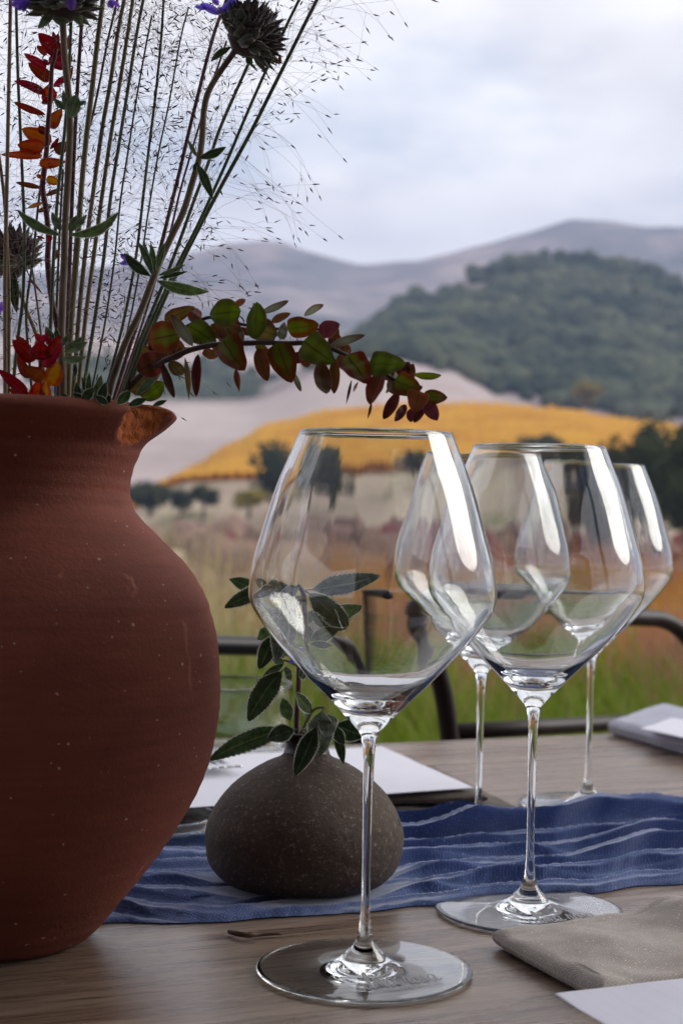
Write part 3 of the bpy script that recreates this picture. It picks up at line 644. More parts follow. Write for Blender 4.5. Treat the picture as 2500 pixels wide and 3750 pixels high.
gb_ = MB(); gb_.lathe([(a / 1000, c / 1000) for a, c in full], 132, (0, 0, 0), ribs)
GM = make('wine_glass', gb_.v, gb_.f, M['glass'], None, True, None, False); GMESH = GM.data; bpy.data.objects.remove(GM)
FOOT = [(a / 1000, c / 1000) for a, c in sorted(OUT[:9])]
def footz(r):
    tab = sorted([(a / 1000, c / 1000) for a, c in OUT[2:9]]); return interp(tab, r)
LET = {'a': ([(.5, .42), (.35, .5), (.15, .4), (.08, .2), (.2, .02), (.38, .08), (.5, .3), (.52, .45), (.5, .15), (.58, .02), (.78, .12)], .74),
       'l': ([(0, .1), (.2, .42), (.32, .8), (.28, 1.0), (.18, .95), (.12, .6), (.12, .2), (.22, .0), (.42, .12)], .40),
       'm': ([(0, .1), (.08, .42), (.12, .40), (.1, .02), (.12, .25), (.25, .46), (.32, .35), (.3, .02), (.33, .25), (.46, .46), (.54, .35), (.52, .08), (.6, .0), (.78, .12)], .74),
       'r': ([(0, .1), (.12, .45), (.14, .54), (.2, .42), (.32, .42), (.3, .2), (.34, .02), (.52, .12)], .48),
       'o': ([(.3, .45), (.12, .35), (.08, .15), (.22, .0), (.4, .12), (.42, .35), (.3, .45), (.4, .36), (.6, .40)], .56),
       's': ([(0, .12), (.2, .42), (.24, .52), (.24, .35), (.34, .15), (.25, .0), (.06, .05), (.25, .03), (.5, .12)], .46)}
def script_line(b, text, w, hgt, stroke):
    x = 0; segs = []
    for ch in text:
        if ch == ' ': x += .34; continue
        pts, adv = LET[ch]; segs.append([(px + x + py * .28, py) for px, py in catmull([(p[0], p[1], 0) for p in pts], 4) for px, py in ((px, py),)] if False else [(p.x + x + p.y * .28, p.y) for p in catmull([(q[0], q[1], 0) for q in pts], 4)]); x += adv
    s = w / x
    for sg in segs:
        bs = len(b)
        rows = []
        for i, (px, py) in enumerate(sg):
            a = Vector(sg[max(i - 1, 0)]); c = Vector(sg[min(i + 1, len(sg) - 1)]); d = (c - a)
            d = d.normalized() if d.length > 1e-6 else Vector((1, 0)); nn = Vector((-d.y, d.x)) * stroke / 2
            rows.append(((px - x / 2) * s, py * hgt, nn))
        b.append(rows)
def etch(parent, cx, cy, ang):
    vv = []; ff = []; strokes = []
    script_line(strokes, 'alma rosa', .041, .0165, .0011)
    def put(x, y):
        ca, sa = math.cos(ang), math.sin(ang); X = cx + x * ca - y * sa; Y = cy + x * sa + y * ca
        return (X, Y, footz(math.hypot(X, Y)) + .00022)
    for rows in strokes:
        bs = len(vv)
        for x, y, nn in rows: vv += [put(x + nn.x, y + nn.y), put(x - nn.x, y - nn.y)]
        for i in range(len(rows) - 1): q = bs + 2 * i; ff.append((q, q + 1, q + 3, q + 2))
    cu = bpy.data.curves.new('t', 'FONT'); cu.body = 'winery & vineyards'; cu.size = 1.0; cu.resolution_u = 2
    to = bpy.data.objects.new('t', cu); COL.objects.link(to); bpy.context.view_layer.update()
    me = bpy.data.meshes.new_from_object(to); xs = [v.co.x for v in me.vertices]; w = max(xs) - min(xs); s = .028 / w; bs = len(vv)
    for v in me.vertices: vv.append(put((v.co.x - min(xs)) * s - .010, v.co.y * s * 1.5 - .0062))
    for f in me.polygons: ff.append(tuple(bs + i for i in f.vertices))
    bpy.data.objects.remove(to); bpy.data.meshes.remove(me); bpy.data.curves.remove(cu)
    o = make('etched_lettering', vv, ff, M['etch'], None, False, None, False); o.parent = parent; tag(o, 'etched script lettering on the glass foot')
GL = [((1332, 3562), 'clear burgundy wine glass with an etched foot in front of the stone bud vase', True),
      ((1935, 3341), 'clear wine glass with its foot partly under the taupe linen napkin', True),
      ((1747, 3087), 'clear wine glass behind the blue runner with its foot hidden by the cloth', False),
      ((2150, 2955), 'clear wine glass standing on bare table wood behind the blue runner', False)]
for (px, py), lb, et in GL:
    g = G(px, py); o = bpy.data.objects.new('wine_glass', GMESH); COL.objects.link(o); o.location = (g.x, g.y, 0.0004); o.rotation_euler = (0, 0, random.uniform(0, 6))
    tag(o, lb, 'wine glass', 'matching wine glasses')
    if et:
        o.rotation_euler = (0, 0, 0); etch(o, .0160, -.0270, R(27))

# ------------------------------------------------------------------ cloth and paper
def slab(name, A, B, C, th, mat, label, cat, group=None, n=46, m=36, rad=.006, wav=.0015, ws=.03, z0=0.0, uv=False, sag=None, lift=None):
    A, B, C = Vector(A), Vector(B), Vector(C); e1 = B - A; e2 = C - A; l1, l2 = e1.length, e2.length; top = []; bot = []
    us = [0.5 - 0.5 * math.cos(math.pi * i / n) for i in range(n + 1)]; vs_ = [0.5 - 0.5 * math.cos(math.pi * j / m) for j in range(m + 1)]
    for u in us:
        tr = []; br = []
        for v in vs_:
            p = A + e1 * u + e2 * v; d = min(u * l1, (1 - u) * l1, v * l2, (1 - v) * l2); k = min(1, d / rad); k = math.sqrt(max(0, 1 - (1 - k) ** 2))
            w = wav * noise.noise(Vector((p.x / ws, p.y / ws, 1.3))) + wav * .5 * noise.noise(Vector((p.x / ws * 2.3, p.y / ws * 2.3, 5)))
            e = Vector((0, 0, 0))
            if d < rad: e = Vector((noise.noise(Vector((p.x * 30, p.y * 30, 2))), noise.noise(Vector((p.x * 30, p.y * 30, 8))), 0)) * wav * .8
            lf = lift(u, v) if lift else 0
            tr.append(p + e + Vector((0, 0, z0 + th * (.5 + .5 * k) + w * k + lf))); br.append(p + e + Vector((0, 0, z0 + th * (.5 - .5 * k) + lf)))
        top.append(tr); bot.append(br)
    b = MB(); b.grid(top); k0 = len(b.v); b.grid([r[::-1] for r in bot])
    def idx(i, j, bt=False): return (k0 + i * (m + 1) + (m - j)) if bt else i * (m + 1) + j
    for i in range(n):
        for j, fl in ((0, 0), (m, 1)):
            q = (idx(i, j), idx(i + 1, j), idx(i + 1, j, True), idx(i, j, True)); b.f.append(q if fl else q[::-1])
    for j in range(m):
        for i, fl in ((0, 1), (n, 0)):
            q = (idx(i, j), idx(i, j + 1), idx(i, j + 1, True), idx(i, j, True)); b.f.append(q if fl else q[::-1])
    o = b.build(name, mat, uv=uv); tag(o, label, cat, group); return o
def flat(p, z=0): return Vector((p.x, p.y, z))
# front napkin
A = flat(G(1795, 3470)); B = flat(G(2760, 3345)); C = flat(G(2190, 3700))
slab('linen_napkin', A, B, C, .0105, M['linen'], 'folded taupe linen napkin in front of the second wine glass', 'napkin', 'folded linen napkins', n=90, m=60, rad=.007, wav=.0022, ws=.028,
     lift=lambda u, v: .006 * max(0, noise.noise(Vector((u * 3.1, v * 2.2, .4))) + .3) * min(1, u * 4) * min(1, v * 4) + .007 * math.exp(-((u - .62) / .10) ** 2) * (1 - v) * min(1, v * 9 + .35) - .0011 * math.exp(-((v - .115 - .01 * math.sin(u * 23)) / .009) ** 2))
A = G(2028, 3642, .0155); B = G(2680, 3566, .0185); C = G(2330, 3830, .0145)
slab('menu_card', A, B, C, .0007, M['paper'], 'pale printed menu card lying across the taupe napkin', 'menu card', n=30, m=20, rad=.0007, wav=.0006, ws=.05, uv=True)
# place setting behind the bud vase
A = flat(G(520, 3030)); B = flat(G(1905, 2990)); C = flat(G(380, 2860))
slab('linen_napkin', A, B, C, .007, M['linen_dark'], 'brown folded linen napkin under the white sheet behind the bud vase', 'napkin', 'folded linen napkins', n=80, m=40, rad=.006, wav=.002, ws=.04)
slab('linen_napkin', A + UX * .012 + UY * .004, B - UX * .020 + UY * .010, C + UX * .012, .006, M['linen_dark'], 'second brown linen napkin folded on top of the first', 'napkin', 'folded linen napkins', n=80, m=40, rad=.006, wav=.002, ws=.05, z0=.0085)
A = G(480, 2976, .0175); B = G(1738, 2888, .0175); C = G(260, 2800, .0175); C = A + (G(1396, 2736, .0175) - B)
slab('menu_sheet', A, B, C, .0008, M['paper_plain'], 'large white sheet on the brown napkins behind the bud vase', 'menu sheet', n=30, m=20, rad=.0008, wav=.0006, ws=.08)
A = flat(G(2222, 2692)); B = flat(G(2760, 2850)); C = flat(G(2420, 2625))
slab('linen_napkin', A, B, C, .016, M['pale_linen'], 'pale lavender folded napkin at the far edge of the table', 'napkin', 'folded linen napkins', n=50, m=30, rad=.012, wav=.002, ws=.05)
A = G(2340, 2672, .0185); B = G(2760, 2760, .0185); C = G(2460, 2630, .0185)
slab('menu_sheet', A, B, C, .0012, M['paper_plain'], 'small white sheet on the lavender napkin', 'menu sheet', n=16, m=10, rad=.001, wav=.001, ws=.06)
# blue gauze runner
fr = [(-900, 3420), (0, 3405), (430, 3382), (700, 3386), (1020, 3364), (1280, 3348), (1550, 3322), (1830, 3292), (2135, 3276), (2400, 3246), (2700, 3225), (3600, 3150)]
bk = [(-900, 3160), (0, 3135), (430, 3115), (750, 3090), (1100, 3080), (1450, 3066), (1700, 3064), (2000, 3046), (2200, 3020), (2500, 2990), (2900, 2960), (3600, 2900)]
NU, NV = 420, 170; rows_ = []
for i in range(NU + 1):
    px = lerp(-900, 3600, i / NU); f0 = flat(G(px, smooth_interp(fr, px))); b0 = flat(G(px, smooth_interp(bk, px))); row = []
    hgt = interp([(-900, .011), (700, .012), (1400, .015), (1750, .021), (2100, .019), (2350, .022), (3600, .021)], px)
    edge = .002 * noise.noise(Vector((px / 160, 0, 4))) + .0012 * noise.noise(Vector((px / 50, 0, 4)))
    for j in range(NV + 1):
        t = j / NV; s = px / 900
        w = .48 * noise.noise(Vector((s * .55, t * 1.0, 0.0))) + .13 * noise.noise(Vector((s * 1.5, t * 2.4, 9.0))) + .022 * noise.noise(Vector((s * 7, t * 6, 2.0)))
        ph = 5.8 * t + 1.25 * w * 2 + .35 * s
        pp = ph % 1.0; c1 = pp / .24 if pp < .24 else (1 - pp) / .76; c1 = (c1 * c1 * (3 - 2 * c1)) * .45 + c1 * .55
        c2 = 1 - abs(math.sin(math.pi * (ph * 2.7 + 1.7 * noise.noise(Vector((s * 1.0, t * 2, 6.0)))))); c2 = c2 ** 1.7
        env = min(1, t / .07) ** .5 * min(1, (1 - t) / .06) ** .5
        up = .62 + .45 * t if px > 1100 else .70 + .15 * t
        z = .0006 + env * hgt * (.05 + 1.15 * up * c1 * (.6 + .6 * noise.noise(Vector((s * 1.7, t * 2.5, 3.0)))) + .15 * c2 + .10 * noise.noise(Vector((s * 4, t * 7, 1.0))))
        if px > 1200: z += hgt * .62 * math.exp(-((t - .90) / .10) ** 2) * (.75 + .5 * noise.noise(Vector((s * 4.5, 7, 0)))) * env
        z += .0006 * noise.noise(Vector((s * 30, t * 26, 1.0)))
        p = f0.lerp(b0, t) + UY * (edge if t < .2 else 0) - UY * .45 * max(0, z - .003) * c1
        # pressed flat where the vases stand
        for c, rd in ((VA, .052), (SA, .050)):
            d = math.hypot(p.x - c.x, p.y - c.y); k = min(1, max(0, (d - rd) / .022)); z = lerp(min(z, .0036), z, k)
        row.append(Vector((p.x, p.y, max(z, .0008))))
    rows_.append(row)
b = MB(); b.grid(rows_); ro = b.build('table_runner', M['gauze']); tag(ro, 'crumpled blue gauze runner lying along the table', 'table runner')
# ------------------------------------------------------------------ tumbler, dish, forks, twig
def tumbler(name, c, r, h, label, cat, th=.0022, taper=.93):
    o_ = [(.001, .0005), (r * taper * .8, .0004), (r * taper, .003), (r, h * .5), (r * 1.0, h - .001), (r - .0008, h), (r - th, h - .001), (r - th, h * .5), (r * taper - th, .010), (r * taper * .7, .008), (.001, .008)]
    b = MB(); b.lathe([(p[0], p[1]) for p in catmull([(a, q, 0) for a, q in o_], 4)], 80, (c.x, c.y, .0006)); o = b.build(name, M['glass']); tag(o, label, cat)
tc_ = P(838, 2507, 1.285); tumbler('tumbler', tc_, 233 / F * 1.285, tc_.z, 'clear water tumbler between the clay vase and the sage sprig', 'tumbler')
dc_ = G(560, 3075); tumbler('candle_dish', dc_, .040, .016, 'low clear glass dish tucked behind the clay vase', 'glass dish')
def fork(tip, ang, label, z):
    L_ = .19; d = Vector((math.cos(ang), math.sin(ang), 0)); s = Vector((-d.y, d.x, 0)); root = empty('fork', flat(tip, z), label, 'fork', 'forks on the white sheet')
    for k in range(4):
        o = (k - 1.5) * .0062
        MB().tube([flat(tip, z + .006) + s * o, flat(tip, z + .0035) + s * o - d * .02, flat(tip, z + .0045) + s * o * 1.02 - d * .052], [.0009, .0017, .0019], 6).build('tine', M['steel'], root)
    rws = []
    for x, w, zz in ((.048, .0112, .0045), (.060, .0105, .004), (.075, .006, .004), (.10, .0036, .006), (.14, .004, .005), (.18, .0075, .003), (.192, .006, .003)):
        c = flat(tip, z + zz) - d * x; rws.append([c - s * w, c - s * w * .5 + Vector((0, 0, .0012)), c + s * w * .5 + Vector((0, 0, .0012)), c + s * w])
    MB().grid(rws).build('handle', M['steel'], root)
fork(G(752, 2850, .019), R(-62), 'steel fork lying beside the clay vase', .0192); fork(G(838, 2842, .019), R(-62), 'steel fork lying nearer the bud vase', .0192)
t0_ = [G(838, 3412, .002), G(900, 3424, .003), G(960, 3420, .002), G(1032, 3420, .0016)]
tag(MB().tube(catmull(t0_, 4), [.0010, .0013, .0015, .0014, .0013, .0015, .0012, .0013, .0012, .0010, .0008, .0007, .0005], 6).build('twig', M['twig']), 'thin brown twig lying on the wood beside the runner', 'twig')

# ------------------------------------------------------------------ chairs and path light
def chair(label, main, posts, lower, D, mt):
    base = P(main[len(main) // 2][0], main[len(main) // 2][1], D(main[len(main) // 2][0])); base.z = -.75
    t = empty('patio_chair', base, label, 'chair', 'metal patio chairs')
    pw = catmull([P(x, y, D(x)) for x, y in main], 6); MB().tube(pw, .0105, 10).build('back_frame', mt, t)
    a, b_ = pw[0], pw[-1]
    if lower:
        lw = [P(x, y, D(x)) for x, y in lower]; MB().tube(lw, .0095, 8).build('back_rail', mt, t)
    dirw = (b_ - a); dirw.z = 0; dirw.normalize(); fwd = Vector((dirw.y, -dirw.x, 0))
    for q in (a, b_):
        f = Vector((q.x, q.y, -.75)); MB().tube([q, Vector((q.x, q.y, -.32)), f - fwd * .05], .0105, 8).build('leg', mt, t)
        fr_ = Vector((q.x, q.y, -.32)) + fwd * .42; MB().tube([fr_, fr_ + Vector((0, 0, -.43))], .0105, 8).build('leg', mt, t)
    cn = (a + b_) / 2; cn.z = -.31; cn += fwd * .2
    MB().box(cn, ((b_ - a).length - .04, .44, .022), math.atan2(dirw.y, dirw.x)).build('seat', M['seat_mesh'], t, False)
    return t
D1 = lambda x: lerp(1.50, 1.78, (x - 300) / 1000.0)
chair('black metal patio chair behind the clay vase and water tumbler', [(180, 2760), (190, 2520), (235, 2400), (330, 2352), (600, 2358), (900, 2365), (1120, 2372), (1205, 2395), (1262, 2462), (1292, 2560), (1306, 2680), (1310, 2800)], None, None, D1, M['black_metal'])
D2 = lambda x: lerp(1.62, 2.02, (x - 1550) / 1050.0)
chair('dark bronze patio chair behind the row of wine glasses', [(1652, 2790), (1642, 2670), (1618, 2520), (1580, 2395), (1540, 2318), (1534, 2272), (1575, 2240), (1680, 2236), (2000, 2244), (2320, 2262), (2420, 2270), (2490, 2310), (2560, 2400), (2610, 2540), (2640, 2720)], None, [(1640, 2682), (2000, 2662), (2300, 2645), (2632, 2625)], D2, M['brown_metal'])
pb = P(1352, 2300, 3.0); z0 = mz(pb.x, pb.y); pl = empty('path_light', (pb.x, pb.y, z0), 'slim black garden path light seen through the front wine glass', 'path light')
MB().tube([Vector((pb.x, pb.y, z0)), P(1352, 2400, 3.0), P(1350, 2225, 3.0), P(1352, 2205, 3.0)], .0058, 8).build('pole', M['black_metal'], pl)
MB().tube([P(1345, 2198, 3.0), P(1375, 2196, 2.99), P(1405, 2206, 2.97), P(1428, 2222, 2.95)], [.009, .013, .016, .0165], 12).build('lamp_head', M['black_metal'], pl)
#@@PLANTS
# ------------------------------------------------------------------ plants
SH = {'oblong': lambda t: max(0, math.sin(math.pi * t ** .95)) ** .82, 'ovate': lambda t: max(0, math.sin(math.pi * min(1, t) ** .66)) ** .62, 'elliptic': lambda t: max(0, math.sin(math.pi * t ** .92)) ** .60,
      'heart': lambda t: (min(1, t / .10) ** .5) * max(0, math.cos(math.pi / 2 * max(0, t - .12) / .88)) ** .62 if t < 1 else 0.0,
      'sage': lambda t: .07 + .93 * min(1, max(0, (t - .10) / .28)) ** .7 * (1 if t < .48 else max(0, math.cos(math.pi / 2 * (t - .48) / .52)) ** .72) if t < 1 else 0.0,
      'lance': lambda t: max(0, math.sin(math.pi * t ** .85)) ** 1.0}
rl_ = random.Random(5)
def leaf(name, parent, b, t, w, mt, D, D2=None, tilt=None, curl=None, fold=None, bend=0.0, shape='ovate', ser=0.0, nt=14, nv=6):
    D2 = D if D2 is None else D2
    tilt = rl_.uniform(-.45, .45) if tilt is None else tilt; curl = rl_.uniform(-.10, .14) if curl is None else curl; fold = rl_.uniform(-.05, .30) if fold is None else fold
    b3 = P(b[0], b[1], D); t3 = P(t[0], t[1], D2); a = t3 - b3; Ln = a.length; ah = a / Ln
    n0 = (CAM - b3).normalized(); n0 = (n0 - ah * n0.dot(ah)).normalized(); n = Matrix.Rotation(tilt, 3, ah) @ n0; s = ah.cross(n)
    ww = w * D / F / max(.45, math.cos(tilt)) / 2; rows = []; f = SH[shape]; mb = MB(); ph = rl_.uniform(0, 6)
    if ser: nt = 34
    for i in range(nt + 1):
        tt = i / nt; row = []; k = f(tt) if 0 < tt < 1 else (f(tt) if shape == 'sage' and tt == 0 else 0.03)
        for j in range(nv + 1):
            v = j / nv * 2 - 1; e = abs(v)
            kk = k * (1 + (ser * (1 if i % 2 else -1) * (e > .9)))
            row.append(b3 + a * tt + s * (ww * kk * v + bend * Ln * 4 * tt * (1 - tt)) + n * (curl * Ln * 4 * tt * (1 - tt) - fold * ww * k * (1 - e) + .06 * ww * math.sin(5 * tt * 3 + ph + v)))
        rows.append(row)
    mb.grid(rows); uv = []
    for i in range(nt + 1):
        for j in range(nv + 1): uv.append((i / nt, j / nv))
    mb.uv = uv
    return mb.build(name, M[mt], parent, uv=True)
def stem_tube(name, parent, pts, r, mt, D, n=8, sub_=5):
    p3 = catmull([P(x, y, (D(x, y) if callable(D) else D)) for x, y in pts], sub_); m_ = len(p3)
    rad = [lerp(r[0], r[1], i / (m_ - 1)) * (1 + .05 * noise.noise(p3[i] * 90)) for i in range(m_)]
    return MB().tube(p3, rad, n).build(name, M[mt], parent), p3
VIN = Vector((VA.x, VA.y, .17))
GROUP = 'grass stalks in the clay vase'
stalks = [
 ('stalk_tan', 8.0, [(41, -60), (40, 0), (35, 250), (30, 500), (26, 700), (21, 950), (20, 1150), (21, 1460)]),
 ('stalk_green', 6.5, [(56, -60), (60, 0), (66, 250), (76, 480), (88, 760), (91, 900), (84, 1100), (64, 1260), (45, 1460)]),
 ('stalk_olive', 7.0, [(-12, 520), (2, 600), (20, 760), (30, 950), (34, 1100), (32, 1460)]),
 ('stalk_green', 5.0, [(165, 560), (152, 660), (138, 780), (120, 960), (97, 1140), (106, 1290), (120, 1460)]),
 ('stalk_green', 7.0, [(266, -40), (262, 60), (252, 300), (236, 500), (214, 700), (197, 950), (186, 1200), (172, 1460)]),
 ('stalk_purple', 8.0, [(303, -60), (300, 80), (287, 280), (276, 480), (264, 760), (257, 950), (248, 1200), (240, 1460)]),
 ('stalk_olive', 10.5, [(384, -60), (378, 0), (357, 160), (340, 310), (320, 480), (300, 680), (285, 900), (262, 1180), (250, 1460)]),
 ('stalk_purple', 5.0, [(442, -60), (430, 0), (395, 150), (366, 300), (341, 420), (318, 510), (290, 750), (272, 950), (258, 1200), (250, 1460)]),
 ('stalk_olive', 8.5, [(466, -60), (455, 0), (430, 130), (405, 300), (375, 470), (345, 680), (316, 900), (290, 1150), (268, 1460)]),
 ('stalk_olive', 8.0, [(499, -60), (487, 0), (464, 150), (435, 330), (406, 500), (374, 720), (342, 950), (312, 1180), (284, 1460)]),
 ('stalk_green', 7.0, [(538, -60), (525, 0), (500, 130), (470, 320), (441, 500), (406, 720), (380, 950), (346, 1180), (300, 1460)]),
 ('stalk_green', 4.0, [(556, 60), (540, 140), (502, 350), (475, 520), (441, 740), (420, 950), (382, 1200), (330, 1460)]),
 ('stalk_green', 5.5, [(606, -60), (600, 0), (590, 150), (570, 350), (546, 540), (525, 720), (497, 950), (448, 1200), (380, 1460)]),
 ('stalk_green', 3.6, [(690, 30), (660, 150), (621, 370), (581, 560), (546, 760), (518, 950), (470, 1200), (398, 1460)]),
 ('stalk_purple', 7.5, [(856, -60), (830, 0), (790, 105), (760, 210), (730, 330), (695, 470), (660, 620), (625, 760), (590, 900), (540, 1080), (482, 1250), (418, 1460)]),
 ('stalk_purple', 4.5, [(830, 150), (800, 240), (755, 380), (706, 540), (660, 700), (622, 860), (578, 1000), (520, 1190), (430, 1460)]),
 ('stalk_green', 6.8, [(925, 200), (905, 245), (860, 345), (802, 480), (762, 600), (716, 720), (652, 900), (582, 1080), (512, 1250), (438, 1460)]),
 ('stalk_green', 6.5, [(1126, -60), (1095, 0), (1050, 92), (1000, 202), (950, 312), (890, 450), (840, 570), (782, 700), (722, 830), (656, 960), (590, 1100), (520, 1262), (448, 1460)]),
 ('stalk_green', 8.0, [(1190, -60), (1160, 0), (1110, 100), (1050, 222), (990, 342), (921, 480), (860, 592), (800, 702), (731, 832), (670, 952), (600, 1102), (530, 1272), (458, 1460)]),
 ('stalk_olive', 4.5, [(118, 980), (130, 1060), (146, 1180), (158, 1300), (165, 1460)]),
 ('stalk_green', 5.0, [(232, 620), (222, 800), (214, 980), (206, 1200), (204, 1460)]),
]
def spikelet(b, p, d, ln, w):
    d = d.normalized(); x = d.orthogonal().normalized(); y = d.cross(x); bs = len(b.v)
    b.v.append(p); b.uv.append((0, 0))
    for q, k in ((.3, 1.0), (.62, .75)):
        for i in range(4): a = i * math.pi / 2; b.v.append(p + d * ln * q + (x * math.cos(a) + y * math.sin(a)) * w * k); b.uv.append((0, 0))
    b.v.append(p + d * ln); b.uv.append((0, 0))
    for i in range(4):
        j = (i + 1) % 4; b.f += [(bs, bs + 1 + j, bs + 1 + i), (bs + 1 + i, bs + 1 + j, bs + 5 + j, bs + 5 + i), (bs + 5 + i, bs + 5 + j, bs + 9)]
rs_ = random.Random(21)
def thin_tri(b, pts, r0, r1):
    m_ = len(pts); bs = len(b.v)
    for i, p in enumerate(pts):
        d = (pts[min(i + 1, m_ - 1)] - pts[max(i - 1, 0)]).normalized(); x = d.orthogonal().normalized(); y = d.cross(x); r = lerp(r0, r1, i / (m_ - 1))
        for k in range(3): a = k * 2.0944; b.v.append(p + (x * math.cos(a) + y * math.sin(a)) * r); b.uv.append((0, 0))
    for i in range(m_ - 1):
        for k in range(3): q = bs + i * 3 + k; q2 = bs + i * 3 + (k + 1) % 3; b.f.append((q, q2, q2 + 3, q + 3))
def SLAB(i, mt, r):
    c = {'stalk_tan': 'pale tan', 'stalk_green': 'dark green', 'stalk_olive': 'olive-brown', 'stalk_purple': 'purple-red'}[mt]
    if i == 17: return 'inner of the two long green grass stalks leaning out past the curved salvia'
    if i == 18: return 'outermost long green grass stalk leaning out past the curved salvia'
    if i == 16: return 'green grass stalk ending under the nodding salvia head'
    if i == 14: return 'thick purple-red grass stalk leaning just inside the curved salvia stem'
    if i == 15: return 'thin purple-red grass stalk leaning just inside the curved salvia stem'
    if i == 2: return 'olive-brown grass stalk beside the pale tan stalk'
    if i == 19: return 'short broken olive-brown stalk behind the scarlet rosette'
    if i == 6: return 'thickest olive-brown grass stalk next to the straight salvia stem'
    return ('thin ' if r < 5.2 else 'sturdy ') + c + ' grass stalk with an airy purple panicle in the clay vase'
for si, (mt, r, pts) in enumerate(stalks):
    Dd = VA.y + rs_.uniform(-.035, .045); rw = r * Dd / F
    t = empty('grass_stalk', (VIN.x, VIN.y, VIN.z), SLAB(si, mt, r), 'grass stalk', GROUP)
    p3 = catmull([P(x, y, Dd) for x, y in pts], 4)
    dn = P(pts[-1][0], 1620, VA.y); p3.append(Vector((lerp(p3[-1].x, VIN.x, .35), lerp(p3[-1].y, VIN.y, .5), .205)))
    m_ = len(p3); MB().tube(p3, [lerp(rw * .85, rw * 1.05, i / (m_ - 1)) for i in range(m_)], 7).build('stem', M[mt], t)
    hb = MB(); sb = MB(); nb_ = 58 if r > 4 else 38
    if pts[0][1] > 400: nb_ = 16
    for k in range(nb_):
        q = p3[int(rs_.random() ** 1.15 * (m_ - 3))]
        a = rs_.uniform(0, 6.283); el = rs_.gauss(.45, .55); d = Vector((math.cos(a) * math.cos(el), math.sin(a) * math.cos(el) * .6, math.sin(el)))
        ln = rs_.uniform(.022, .062); path = [q]; p = q.copy(); dd = d.copy()
        for s_ in range(5):
            dd = (dd + Vector((rs_.gauss(0, .12), rs_.gauss(0, .12), -.10 + rs_.gauss(0, .08)))).normalized(); p = p + dd * ln / 5; path.append(p)
        if p.y < .60: continue
        thin_tri(hb, path, .00008, .00005); spikelet(sb, path[-1], dd, rs_.uniform(.0030, .0050), rs_.uniform(.00028, .00046))
        for s_ in range(rs_.choice((1, 2, 2))):
            q2 = path[rs_.randint(1, 4)]; d2 = (dd + Vector((rs_.gauss(0, .7), rs_.gauss(0, .5), rs_.gauss(0, .7)))).normalized(); l2 = rs_.uniform(.006, .018)
            e2 = q2 + d2 * l2 + Vector((0, 0, -.002)); thin_tri(hb, [q2, q2 + d2 * l2 * .5, e2], .00006, .00004)
            spikelet(sb, e2, d2 + Vector((rs_.gauss(0, .4), rs_.gauss(0, .4), rs_.gauss(-.1, .4))), rs_.uniform(.0028, .0046), rs_.uniform(.00026, .00044))
    o = hb.build('panicle_branches', M['hair'], t); tag(o, kind='stuff'); o = sb.build('spikelets', M['spikelet'], t); tag(o, kind='stuff')

# salvia with round heads
cb = MB(); rws = []
for i in range(6):
    tt = i / 5; rr_ = (.3, .8, 1.0, .75, .34, .02)[i]; rws.append([(rr_ * .0030 * math.cos(k * math.pi / 3), rr_ * .0016 * math.sin(k * math.pi / 3), tt * .0140) for k in range(7)])
cb.grid(rws); tmp = make('calyx', cb.v, cb.f, M['calyx'], None, True, None, False); CALYX = tmp.data; bpy.data.objects.remove(tmp)
CALG = CALYX.copy(); CALG.materials.clear(); CALG.materials.append(M['calyx_green'])
def head(parent, c, axis, rad, n, spread, seed, scale=1.0, green=.3):
    rn = random.Random(seed); axis = axis.normalized(); x = axis.orthogonal().normalized(); y = axis.cross(x)
    b = MB(); b.lathe([(.0004, -rad * .55), (rad * .45, -rad * .35), (rad * .55, 0), (rad * .42, rad * .4), (.0004, rad * .55)], 14); mtx = Matrix((x, y, axis)).transposed()
    b.v = [mtx @ v + c for v in b.v]; core = b.build('flower_head', M['calyx'], parent); cl = WL[core.name]
    for k in range(n):
        ct = 1 - (1 - math.cos(spread)) * (k + .5) / n; th = math.acos(ct); ph = k * 2.39996 + rn.uniform(-.2, .2)
        d = x * math.sin(th) * math.cos(ph) + y * math.sin(th) * math.sin(ph) + axis * math.cos(th); dn = (d + axis * .35 + Vector((rn.gauss(0, .1),) * 3)).normalized()
        o = bpy.data.objects.new('calyx', CALG if th > spread * (1 - green) else CALYX); COL.objects.link(o); o.parent = core
        o.location = c + d * rad * .42 - cl; o.rotation_euler = dn.to_track_quat('Z', 'Y').to_euler(); o.scale = (scale * rn.uniform(.85, 1.25),) * 2 + (scale * rn.uniform(.8, 1.15),)
    return core
SG = 'salvia stems in the clay vase'
